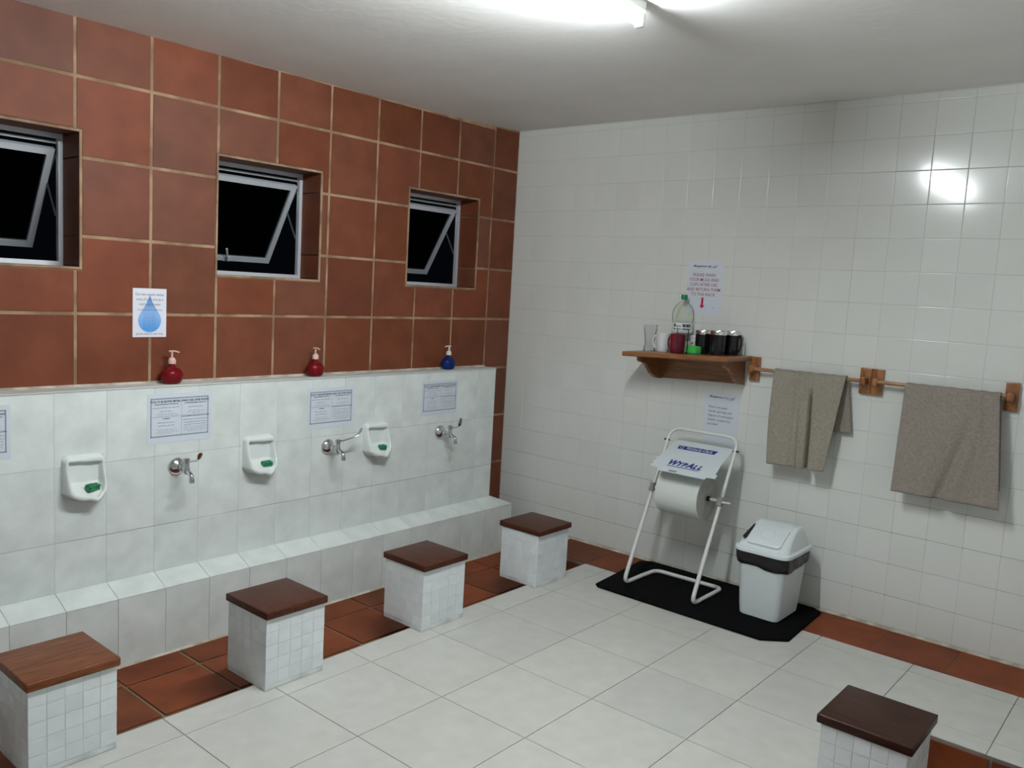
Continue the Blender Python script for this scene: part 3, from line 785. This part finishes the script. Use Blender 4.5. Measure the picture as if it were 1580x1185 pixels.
obj('drop_print', bm, M['drop'], t, F_LEFT @ T((0, 0, .0008)))
bm = bmesh.new()
text_bm(bm, 'Do not waste water', .0158, 0, .074, sx=.98)
text_bm(bm, 'even if you are at a', .0158, 0, .053, sx=.98)
text_bm(bm, 'running stream', .0158, 0, .032, sx=.98)
text_bm(bm, '(Prophet Muhammad, Sunan Ibn Majah)', .0070, 0, .0105)
text_bm(bm, 'green deen is our way', .0140, 0, -.094, sx=.95, shear=.2)
obj('lettering', bm, M['ink_mid'], t, F_LEFT @ T((0, 0, .0012)))
bm = bmesh.new()
for i in range(10): squiggle_lines(bm, -.030+.001*(i % 3), .028, -.004-.0072*i, h=.0009, amp=.0006, seed=900+i)
obj('small_print', bm, M['navy'], t, F_LEFT @ T((0, 0, .0012)))
# two notices on the white tiles
t = thing('notice', 'white notice with red words and a red arrow above the wooden shelf', 'notice', (1.367, -.0008, 1.578), 0)
obj('paper', B(-.105, .105, -.1415, .1415, 0, .0006), M['paper'], t, F_BACK)
bm = bmesh.new()
for i, s_ in enumerate(('PLEASE WASH', 'YOUR MUGS AND', 'CUPS AFTER USE,', 'AND RETURN THEM', 'TO THIS RACK')): text_bm(bm, s_, .0235, -.004, .062-.0262*i, sx=.92, offset=.0001)
obj('lettering', bm, M['ink_red'], t, F_BACK @ T((0, 0, .0010)))
bm = bmesh.new(); bm.faces.new([bm.verts.new((x-.005, y, 0)) for x, y in ((-.0065, -.052), (.0065, -.052), (.0065, -.094), (.0165, -.094), (0, -.111), (-.0165, -.094), (-.0065, -.094))])
obj('arrow', bm, M['arrow_red'], t, F_BACK @ T((0, 0, .0010)))
def header(t, w0, x0, y0, sz):
    bm = bmesh.new(); text_bm(bm, 'Management of', sz, x0, y0, align='LEFT', shear=.3, offset=.0003)
    rnd = random.Random(5)
    pts = [(x0+w0*.66, y0-.004, 0), (x0+w0*.72, y0+.010, 0), (x0+w0*.74, y0-.004, 0), (x0+w0*.80, y0-.002, 0), (x0+w0*.83, y0+.009, 0), (x0+w0*.86, y0-.003, 0), (x0+w0*.93, y0+.001, 0), (x0+w0*.99, y0+.013, 0)]
    tube(bm, pts, .0012, 4)
    tube(bm, [(x0+w0*.88, y0-.006, 0), (x0+w0*.92, y0+.012, 0)], .001, 4)
    obj('heading', bm, M['ink'], t, F_BACK @ T((0, 0, .0012)))
header(t, .145, -.075, .112, .016)
bm = bmesh.new(); squiggle_lines(bm, .055, .075, -.106, seed=77); obj('small_print', bm, M['ink_soft'], t, F_BACK @ T((0, 0, .0010)))
t = thing('notice', 'white notice with small black writing beneath the shelf behind the roll stand', 'notice', (1.527, -.0008, .880), 0)
obj('paper', B(-.100, .100, -.138, .138, 0, .0006), M['paper'], t, F_BACK)
header(t, .150, -.075, .115, .015)
bm = bmesh.new()
for i, s_ in enumerate(('Please use paper', 'towels sparingly and', 'dispose of used paper', 'towels in plastic bin', 'provided')): text_bm(bm, s_, .0185, -.076, .058-.0232*i, align='LEFT', sx=.90, shear=.15)
obj('lettering', bm, M['ink'], t, F_BACK @ T((0, 0, .0010)))

# ------------------------------------------------------------------ wooden shelf
SX0, SX1, SD, SZ0, SLP = 1.065, 1.682, .305, 1.2145, .0405
t = thing('wall_shelf', 'brown wooden shelf with scrolled brackets holding mugs and a bottle', 'shelf', (SX0, 0, SZ0))
t.rotation_euler = (0, -math.atan(SLP), 0)
SHELF = t
LN = SX1-SX0
bm = B(0, LN, -SD, -.001, -.026, 0, bev=.008, seg=3); obj('shelf_board', bm, M['shelf_wood'], t, smooth=True)
bx0, bx1 = .060, .575
bm = B(bx0+.018, bx1-.018, -.022, -.002, -.150, -.0265); obj('back_board', bm, M['shelf_wood'], t)
for s_, xx in ((0, bx0), (1, bx1-.020)):
    bm = bmesh.new()
    pr = [(-.002, -.0265), (-.245, -.0265), (-.243, -.048), (-.225, -.058), (-.195, -.062), (-.165, -.078), (-.140, -.100), (-.118, -.122), (-.085, -.140), (-.060, -.150), (-.002, -.156)]
    prism(bm, [(xx, y, z) for y, z in pr], (.020, 0, 0)); obj('bracket', bm, M['shelf_wood'], t)
def on_shelf(x, y): return (x, y, SZ0+SLP*(x-SX0)+.0008)
# ------------------------------------------------------------------ things on the shelf
def mug(x, y, r, h, mat, label, group, handle=None, rim=None, hs=.62, straight=True, name='mug', cat='mug'):
    t = thing(name, label, cat, on_shelf(x, y), 0, group)
    bm = bmesh.new(); rb = r*.90
    lathe(bm, [(0, .001), (rb*.9, .0), (rb, .004), (r*.97, h*.3), (r, h*.7), (r, h-.002), (r-.002, h), (r-.0035, h-.002), (r-.004, h*.6), (rb-.005, .008), (0, .007)], 28)
    obj('mug_body', bm, mat, t, smooth=True)
    if rim:
        bm = bmesh.new(); lathe(bm, [(r+.0005, h-.020), (r+.002, h-.019), (r+.0022, h-.003), (r, h+.002), (r-.003, h+.002), (r-.0045, h-.003), (r-.0045, h-.018), (r+.0005, h-.020)], 28)
        obj('rim', bm, rim, t, smooth=True)
    if handle is not None:
        bm = bmesh.new(); c, s = math.cos(handle), math.sin(handle); e = r-.002; w_ = r*hs
        P = [(e, h*.82), (e+w_*.55, h*.86), (e+w_, h*.68), (e+w_, h*.42), (e+w_*.6, h*.22), (e-.001, h*.16)]
        pts = fillet([(a*c, a*s, z) for a, z in P], .02, 4)
        tube(bm, pts, (.0045, .006), 8) if False else tube(bm, pts, .0050, 8)
        obj('handle', bm, mat, t, smooth=True)
    return t
def glass(x, y, prof, label, handle=None, h=.14):
    t = thing('drinking_glass', label, 'glass', on_shelf(x, y), 0, 'clear glasses on the shelf')
    bm = bmesh.new(); outer = prof; inner = [(max(r-.0028, .001), z) for r, z in prof[::-1] if z > .014]
    lathe(bm, [(0, 0)]+outer, 28); lathe(bm, [(0, .014), (outer[1][0]-.003, .013)], 28); obj('glass_body', bm, M['clear_glass'], t, smooth=True)
    if handle is not None:
        c, s = math.cos(handle), math.sin(handle); bm = bmesh.new()
        pts = fillet([(a*c, a*s, z) for a, z in ((.026, .098), (.052, .102), (.056, .07), (.044, .045), (.024, .038))], .02, 4)
        tube(bm, pts, .0042, 8); obj('handle', bm, M['clear_glass'], t, smooth=True)
    return t
G1 = [(.030, .0), (.033, .004), (.030, .018), (.026, .032), (.026, .055), (.030, .085), (.036, .120), (.038, .145)]
glass(1.128, -.125, G1, 'clear waisted glass at the left end of the shelf')
mug(1.214, -.132, .036, .100, M['white_mug'], 'plain white mug with its handle turned left, between glass and bottle', 'mugs on the shelf', handle=math.radians(188), hs=.62)
mug(1.322, -.165, .041, .100, M['red_mug'], 'maroon mug behind the straight clear tumbler', 'mugs on the shelf', handle=math.radians(172), hs=.5)
G2 = [(.026, .0), (.028, .003), (.029, .02), (.031, .12), (.0315, .133)]
glass(1.388, -.236, G2, 'clear straight tumbler standing in front of the maroon mug and bottle')
t = mug(1.378, -.060, .034, .092, M['white_mug'], 'white mug with black speckles behind the green sponge', 'mugs on the shelf')
bm = bmesh.new(); rnd = random.Random(3)
for i in range(46):
    a = rnd.uniform(0, 2*PI); z = rnd.uniform(.040, .086); s = rnd.uniform(.0022, .0042); rr = .0348
    q = [Vector((rr*math.cos(a+dx_/rr), rr*math.sin(a+dx_/rr), z+dz_)) for dx_, dz_ in ((-s, -s*.8), (s, -s*.6), (s*.7, s), (-s*.8, s*.7))]
    bm.faces.new([bm.verts.new(p) for p in q])
obj('speckles', bm, M['ink'], t)
BMG = 'black mugs with silver rims'
mug(1.446, -.120, .040, .122, M['black_mug'], 'black silver-rimmed mug at the left of its cluster', BMG, rim=M['silver'])
mug(1.500, -.052, .040, .122, M['black_mug'], 'black silver-rimmed mug at the back of the cluster, mostly hidden', BMG, rim=M['silver'])
mug(1.552, -.160, .043, .124, M['black_mug'], 'black silver-rimmed mug standing in front of the other three', BMG, rim=M['silver'])
mug(1.592, -.075, .039, .122, M['black_mug'], 'black silver-rimmed mug at the right of its cluster', BMG, rim=M['silver'], handle=math.radians(-10), hs=.45)
t = thing('sponge', 'bright green sponge block on the shelf before the speckled mug', 'sponge', on_shelf(1.430, -.190), -.25)
bm = B(-.036, .036, -.022, .022, 0, .042, bev=.003)
obj('sponge_body', bm, M['green_sponge'], t, smooth=True)
obj('scour_pad', B(-.037, .037, -.023, .023, -.0005, .006, bev=.001), M['green_cap'], t)
t = thing('plastic_bottle', 'tall clear plastic bottle with a green cap on the shelf', 'bottle', on_shelf(1.285, -.060))
bm = bmesh.new(); H_ = .290
prof = [(0, .012), (.02, .004), (.044, .0), (.052, .012), (.054, .05), (.052, .08), (.054, .10), (.054, .165), (.057, .180), (.058, .205), (.054, .228), (.043, .250), (.028, .266), (.017, .274), (.0135, .280), (.0135, .292)]
lathe(bm, prof, 32); obj('bottle_body', bm, M['pet'], t, smooth='all')
bm = bmesh.new(); lathe(bm, [(0, .312), (.0155, .312), (.0170, .308), (.0170, .288), (.0140, .286)], 24); obj('bottle_cap', bm, M['green_cap'], t, smooth=True)
bm = bmesh.new(); lathe(bm, [(.0553, .108), (.0556, .109), (.0556, .158), (.0553, .159)], 32); obj('bottle_label', bm, M['white_mug'], t, smooth=True)
bm = bmesh.new(); rnd = random.Random(11)
for a0, a1 in ((-1.95, -1.72), (-1.62, -1.50), (-1.44, -1.36), (-1.30, -1.22), (-1.05, -.72), (-.68, -.40), (-.36, -.20)):
    for z0, z1 in ((.138, .154), (.124, .130)):
        if a0 > -1.7 and a0 < -1.2: z1 = z1-.008 if z1 > .15 else z1
        n = 4; rr = .0562
        for k in range(n):
            b0, b1 = a0+(a1-a0)*k/n, a0+(a1-a0)*(k+1)/n
            bm.faces.new([bm.verts.new((rr*math.cos(q), rr*math.sin(q), z)) for q, z in ((b0, z0), (b1, z0), (b1, z1), (b0, z1))])
obj('label_print', bm, M['ink'], t)

# ------------------------------------------------------------------ towel rail
RZ, RY = 1.176, -.052
rail = thing('towel_rail', 'wooden towel rail of two round rods on square wooden plates', 'towel rail', (1.66, 0, RZ))
def plate(x0, x1, cupside):
    bm = B(x0-1.66, x1-1.66, -.020, -.0012, -.064, .060, bev=.003); p = obj('wall_plate', bm, M['plate_wood'], rail, smooth=True)
    xc = (x0+x1)/2-1.66
    bm = B(xc-.013, xc+.013, -.068, -.0205, -.018, .018, bev=.007, seg=3); obj('rod_cup', bm, M['plate_wood'], p, smooth=True)
plate(1.674, 1.728, 1); plate(2.234, 2.287, -1); plate(2.289, 2.340, 1); plate(2.848, 2.900, -1)
for a, b_, z in ((1.706, 2.260, 0), (2.316, 2.872, .002)):
    bm = bmesh.new(); tube(bm, [(a-1.66, RY, z), (b_-1.66, RY, z)], .0095, 16); obj('rod', bm, M['rod_wood'], rail, smooth=True)

# ------------------------------------------------------------------ towels
def towel(name_label, xl, xr, zfl, zfr, zb, depth_fn, mat, edge_l, edge_r, back=None, tagpos=None, nx=90, crease=None):
    """cloth over the rod: front drop, over the top, back drop. Works in world coordinates relative to the rod."""
    x0 = (xl+xr)/2
    t = thing('towel', name_label[0], 'towel', (x0, RY, RZ+.010), 0, 'towels hung over the rail')
    bm = bmesh.new(); NF, NB, NA = 46, 26, 8; rr = .0125
    rows = []
    for j in range(NF+NA+NB+1):
        row = []
        for i in range(nx+1):
            s = i/nx
            zbot = zfl+(zfr-zfl)*s
            if j <= NF:
                q = 1-j/NF; z = RZ+(zbot-RZ)*q; d = rr+depth_fn(s, q); x = xl+(xr-xl)*s+edge_l(q)*(1-s)+edge_r(q)*s
                if crease: x += crease(s, q)
                y = RY-d
            elif j <= NF+NA:
                a = PI*(j-NF)/NA; y = RY-math.cos(a)*(rr+depth_fn(s, 0)*max(0, math.cos(a))); z = RZ+math.sin(a)*(rr+.001*math.sin(s*40)); x = xl+(xr-xl)*s
                q = 0
            else:
                q = (j-NF-NA)/NB; z = RZ+(zb-RZ)*q; y = min(-.006, RY+rr+.008*q*math.sin(s*14+1)*1+.004*q); x = (back[0] if back else xl)*q+(xl)*(1-q); xe = (back[1] if back else xr)*q+xr*(1-q); x = x+(xe-x)*s
            row.append(bm.verts.new((x-x0, y-RY, z-RZ-.010)))
        rows.append(row)
    for a, b_ in zip(rows, rows[1:]):
        for i in range(nx): bm.faces.new((a[i], a[i+1], b_[i+1], b_[i]))
    o = obj('cloth', bm, mat, t, smooth='all')
    so = o.modifiers.new('thick', 'SOLIDIFY'); so.thickness = .005; so.offset = 0
    bm = bmesh.new()
    # woven hem along the front edge
    if tagpos:
        (tx, tz, tw, th, tr) = tagpos
        s = (tx-xl)/(xr-xl); y = -(rr+depth_fn(s, 1))-.004
        box(bm, tx-x0-tw/2, tx-x0+tw/2, y-.0012, y, tz-RZ-.010-th/2, tz-RZ-.010+th/2)
        g = obj('care_tag', bm, M['tag'], t)
    return t
def sm(a, b_, x):
    x = max(0, min(1, (x-a)/(b_-a))); return x*x*(3-2*x)
def d1(s, q):
    v = .040*q+.006*math.sin(s*9+.6)*q+.003*math.sin(s*22+1.0)*(.4+.6*q)
    v += .016*math.exp(-((s-.43-.12*q)/.05)**2)*(.45+.5*q)+.007*math.exp(-((s-.36)/.018)**2)*(1-.6*q)   # folds beside the gap
    gw = .010+.022*q
    gap = sm(gw+.016, gw, abs(s-(.545+.145*q)))*sm(.02, .30, q)    # deep dark gap between the two hanging folds
    v = v*(1-gap)-.034*gap*sm(.10, .35, q)
    v += .010*sm(.66, .72, s)*(.3+.7*q)
    return max(.001 if q < .1 else -.03, v+.006)
towel(('grey-brown towel hung narrow with a deep fold, left on the rail',), 1.828, 2.186, .712, .722, .912, d1, M['towel'],
      lambda q: .018*q-.008*math.sin(q*4)*q, lambda q: -.048*q, back=(1.822, 2.224), tagpos=(2.068, .712, .034, .016, 0))
def d2(s, q):
    v = .040*q*(1-.25*s)+.005*math.sin(s*7+.3)*q+.003*math.sin(s*19+2)*(.3+.7*q)
    c = .80-.36*q
    v -= .017*math.exp(-((s-c)/.055)**2)*sm(.12, .6, q)
    v += .010*math.exp(-((s-c-.10)/.05)**2)*(.3+.7*q)
    v += .006*math.exp(-((s-.82)/.02)**2)*(1-q)
    return max(.001, v+.008)
towel(('wide brown-grey towel spread out, right on the rail',), 2.455, 2.840, .692, .690, .760, d2, M['towel_dark'],
      lambda q: .000-.002*q, lambda q: .052*q, back=(2.470, 2.875), tagpos=None)
# dangling care tag of the right towel
# ------------------------------------------------------------------ floor mat
bm = bmesh.new(); pts = [(1.180, -.575), (1.212, -.603), (1.70, -.606), (2.100, -.606), (2.200, -.520), (2.176, -.050), (2.128, -.014), (1.190, -.014), (1.135, -.068)]
prism(bm, [(x, y, .0012) for x, y in pts[::-1]], (0, 0, .008))
bmesh.ops.recalc_face_normals(bm, faces=bm.faces)
bmesh.ops.bevel(bm, geom=[e for e in bm.edges if all(v.co.z > .005 for v in e.verts)], offset=.003, segments=2, affect='EDGES')
cx, cy = 1.67, -.31
bmesh.ops.translate(bm, vec=(-cx, -cy, 0), verts=bm.verts)
o = obj('floor_mat', bm, M['mat_rubber'], None, T((cx, cy, 0)))
tag(o, 'black rubber floor mat under the paper roll stand and the bin', 'mat')
MZ = .0094
# ------------------------------------------------------------------ bin
bn = thing('swing_bin', 'white plastic swing-lid bin with a black bag on the mat', 'bin', (1.984, -.250, MZ))
def sec(hx, hy, r, z, cx=0, cy=0): return [(x+cx, y+cy, z) for x, y in rrect(hx, hy, r, 6)]
bm = bmesh.new(); loft(bm, [sec(.092, .126, .028, .0), sec(.099, .134, .034, .006), sec(.104, .140, .036, .06), sec(.121, .152, .040, .31), sec(.126, .156, .042, .318)])
obj('bin_body', bm, M['bin_plastic'], bn, smooth=True)
bm = bmesh.new(); rings = []
def resample(ring, n):
    P = [Vector(p) for p in ring]; L = [0]
    for a_, b2 in zip(P, P[1:]+P[:1]): L.append(L[-1]+(b2-a_).length)
    out = []
    for i in range(n):
        d = L[-1]*i/n; k_ = max(j for j in range(len(P)) if L[j] <= d+1e-9)
        a_, b2 = P[k_], P[(k_+1) % len(P)]; out.append(tuple(a_.lerp(b2, (d-L[k_])/max(1e-9, (b2-a_).length))))
    return out
rnd = random.Random(4)
for k, (z, g) in enumerate(((.250, .003), (.257, .008), (.280, .013), (.305, .014), (.322, .013), (.332, .008))):
    base = resample(sec(.119+g, .150+g, .042, z), 72); n = len(base); rr_ = []
    for i, (x, y, zz) in enumerate(base):
        a = 2*PI*i/n; wv = .0022*math.sin(a*9+k)+.0018*math.sin(a*17+2*k)
        zz += (.007*math.sin(a*2+.7)+.003*math.sin(a*7)) if k < 2 else .002*math.sin(a*3)
        rr_.append((x*(1+wv/.13), y*(1+wv/.15), zz))
    rings.append(rr_)
loft(bm, rings, cap0=False, cap1=False); o = obj('bin_liner', bm, M['black_bag'], bn, smooth='all'); o['label'] = 'crumpled black bag rim'
bm = bmesh.new(); loft(bm, [sec(.132, .162, .046, .318), sec(.140, .170, .050, .322), sec(.140, .170, .050, .336), sec(.134, .164, .048, .342)])
lid = obj('lid_rim', bm, M['bin_plastic'], bn, smooth=True)
bm = bmesh.new(); yc = .045
ring = [sec(.128, .156, .045, .340), sec(.123, .140, .040, .362, 0, .006), sec(.116, .108, .034, .392, 0, .018), sec(.110, .072, .030, .418, 0, .032), sec(.104, .046, .024, .434, 0, .042), sec(.096, .024, .015, .441, 0, yc+.002)]
loft(bm, ring, cap0=False); obj('lid_hood', bm, M['bin_plastic'], bn, smooth='all')
# swing flap on the front slope: proud rounded panel with a round emboss
p0, p1 = Vector((0, -.144, .362)), Vector((0, -.020, .434)); tdir = (p1-p0).normalized(); nrm = Vector((0, -tdir.z, tdir.y))
fm = Matrix(((1, 0, 0, 0), (0, tdir.y, nrm.y, (p0.y+p1.y)/2), (0, tdir.z, nrm.z, (p0.z+p1.z)/2+.001), (0, 0, 0, 1)))
bm = bmesh.new(); hl2 = (p1-p0).length/2
loft(bm, [[(x, y, -.004) for x, y in rrect(.086, hl2, .02)], [(x, y, .004) for x, y in rrect(.086, hl2, .02)], [(x, y, .0075) for x, y in rrect(.080, hl2-.006, .018)]])
flap = obj('swing_flap', bm, M['bin_plastic'], bn, fm, smooth=True)
bm = bmesh.new(); tube(bm, [(.034*math.cos(a*PI/14), .034*math.sin(a*PI/14), .0075) for a in range(28)], .0028, 8, closed=True); obj('emboss_ring', bm, M['bin_plastic'], flap, smooth='all')
bm = bmesh.new(); prism(bm, [(-.108, -.046, .002), (-.099, -.056, .002), (-.090, -.044, .002), (-.087, .052, .002), (-.090, .054, .002)], (0, 0, .0075)); o = obj('flap_gap_shade', bm, M['black'], flap)  # solid black sliver: shade of the slit beside the flap, put in as colour
# ------------------------------------------------------------------ paper roll stand
SLX, SRX = 1.297, 1.692
st = thing('roll_stand', 'white tubular floor stand for a paper roll, on the mat', 'roll stand', (1.495, -.30, MZ))
ox, oy, oz = 1.495, -.30, MZ
def L_(p): return (p[0]-ox, p[1]-oy, p[2]-oz)
def leg(z): return -.503+.48*z
r_ = .0108; zf = MZ+r_+.0005
bm = bmesh.new()
loop = [(SLX, leg(.30), .30), (SLX, leg(.815), .815), (SRX, leg(.815), .815), (SRX, leg(.30), .30)]
pts = fillet([L_(p) for p in loop], .065, 8)
bm = bmesh.new(); tube(bm, pts, .0092, 12)
obj('upper_hoop', bm, M['white_paint'], st, smooth=True)
for s_, x in ((0, SLX), (1, SRX)):
    bm = bmesh.new()
    tube(bm, fillet([L_(p) for p in ((x, leg(.33), .33), (x, leg(0)+.012, zf), (x, -.30, zf))], .055, 8), r_, 12)
    obj('leg', bm, M['white_paint'], st, smooth=True)
bm = bmesh.new(); tube(bm, fillet([L_(p) for p in ((SLX, -.302, zf), (SLX+.008, -.170, zf), (SRX, -.158, zf), (SRX, -.302, zf))], .045, 8), r_, 12)
obj('rear_bar', bm, M['white_paint'], st, smooth=True)
# cover plate with the maker's lettering
cdy, cdz = -.25, -.115; cl = math.hypot(cdy, cdz); ty, tz = cdy/cl, cdz/cl       # down the slope
CM = Matrix(((1, 0, 0, 0), (0, -ty, tz*-1*-1, 0), (0, -tz, 0, 0), (0, 0, 0, 1)))
# local x across, local y up the slope, local z off the plate
ydir = Vector((0, -ty, -tz)); zdir = Vector((1, 0, 0)).cross(ydir).normalized()
CM = Matrix(((1, ydir.x, zdir.x, -ox), (0, ydir.y, zdir.y, -.15-oy), (0, ydir.z, zdir.z, .755-oz), (0, 0, 0, 1)))
bm = bmesh.new()
outl = [(1.372, .004), (1.352, -.030), (1.350, -.150), (1.336, -.190), (1.347, -.206), (1.337, -.222), (1.350, -.238), (1.341, -.254), (1.352, -.268), (1.400, -.272), (1.412, -.290), (1.55, -.291), (1.668, -.291), (1.672, -.272), (1.715, -.270), (1.713, -.238), (1.700, -.236), (1.698, -.205), (1.690, -.160), (1.688, -.060), (1.682, .004)]
vs_ = [bm.verts.new((x, y, 0)) for x, y in outl]; f = bm.faces.new(vs_)
r = bmesh.ops.extrude_face_region(bm, geom=[f]); bmesh.ops.translate(bm, vec=(0, 0, .0025), verts=[v for v in r['geom'] if isinstance(v, bmesh.types.BMVert)])
cover = obj('cover_plate', bm, M['cover_plastic'], st, CM)
bm = bmesh.new(); bm.faces.new([bm.verts.new((x, y, .0029)) for x, y in ((1.401, -.077), (1.612, -.074), (1.622, -.041), (1.398, -.045))][::1])
obj('blue_band', bm, M['navy'], cover)
bm = bmesh.new(); text_bm(bm, 'Kimberly-Clark', .027, 1.522, -.067, .0033, sx=.88, shear=.1, offset=.0007)
tube(bm, [(1.422+.011*math.cos(a*PI/8), -.060+.010*math.sin(a*PI/8), .0033) for a in range(16)], .0011, 4, closed=True)
obj('band_lettering', bm, M['cover_plastic'], cover)
bm = bmesh.new()
for ch, x, sz in (('W', 1.444, .062), ('Y', 1.484, .050), ('P', 1.512, .050), ('A', 1.545, .062), ('L', 1.574, .050), ('L', 1.600, .050)):
    text_bm(bm, ch, sz, x, -.226, .0031, shear=.30, offset=.0028, sx=.80)
rect_bm(bm, 1.428, 1.606, -.240, -.235, .0031)
obj('lettering', bm, M['navy'], cover)
obj('slot', B(1.460, 1.505, -.284, -.270, .0020, .0031), M['grey_plastic_and_shade'], cover)
# clamps, axle, handle
AY, AZ = leg(.505), .505
for s_, x in ((-1, SLX), (1, SRX)):
    bm = bmesh.new(); box(bm, x-.014-ox, x+.014-ox, AY-.026-oy, AY+.016-oy, AZ-.022-oz, AZ+.022-oz, bev=.006)
    c = obj('clamp', bm, M['grey_plastic_and_shade'], st, smooth=True)
    bm = bmesh.new(); tube(bm, [L_((x, AY, AZ)), L_((x-s_*.060, AY, AZ))], .0085, 12)
    if s_ > 0: tube(bm, [L_((x+.012, AY-.015, AZ)), L_((x+.062, AY-.020, AZ+.004))], .005, 8)
    else: tube(bm, [L_((x-.004, AY-.015, AZ-.02)), L_((x-.014, AY-.030, AZ+.030))], .005, 8)
    obj('axle_stub', bm, M['white_paint'], st, smooth=True)
    bm = bmesh.new(); tube(bm, [L_((x-s_*.058, AY, AZ)), L_((x-s_*.0755, AY, AZ))], .0125, 14); obj('axle_cap', bm, M['black'], st, smooth=True)
    bm = bmesh.new(); tube(bm, [L_((x-.018, leg(.755)-.004, .750)), L_((x+.018, leg(.755)-.004, .750))], .0052, 8); obj('bolt', bm, M['black'], st, smooth=True)
# struts that carry the cover plate
for x in (SLX, SRX):
    bm = bmesh.new(); k = 1 if x < 1.5 else -1
    tube(bm, [L_((x, leg(.752), .752)), L_((x+k*.075, -.158, .750))], .004, 8); obj('strut', bm, M['white_paint'], st, smooth=True)
# the roll
R_ = .118; rx0, rx1 = 1.3745, 1.6155+.0
rx0, rx1 = SLX+.0765, SRX-.0765
roll = thing('paper_roll', 'large white wiping paper roll hung in the stand under the printed plate', 'paper roll', ((rx0+rx1)/2, AY, AZ))
hw_ = (rx1-rx0)/2+.0; RM = Matrix.Rotation(PI/2, 4, 'Y')
bm = bmesh.new(); lathe(bm, [(.030, -hw_), (R_-.003, -hw_), (R_, -hw_+.003), (R_, hw_-.003), (R_-.003, hw_), (.030, hw_)], 56, RM); 
obj('paper_winding', bm, M['paper_roll'], roll, smooth=True)
for s_ in (-1, 1):
    bm = bmesh.new(); lathe(bm, [(.013, s_*(hw_+.0004)), (R_-.004, s_*(hw_+.0004))], 56, RM); obj('roll_end', bm, M['paper_side'], roll)
bm = bmesh.new(); lathe(bm, [(.013, -hw_+.001), (.029, -hw_+.001), (.029, hw_-.001), (.013, hw_-.001), (.013, -hw_+.001)], 32, RM); obj('cardboard_core', bm, M['plate_wood'], roll, smooth=True)
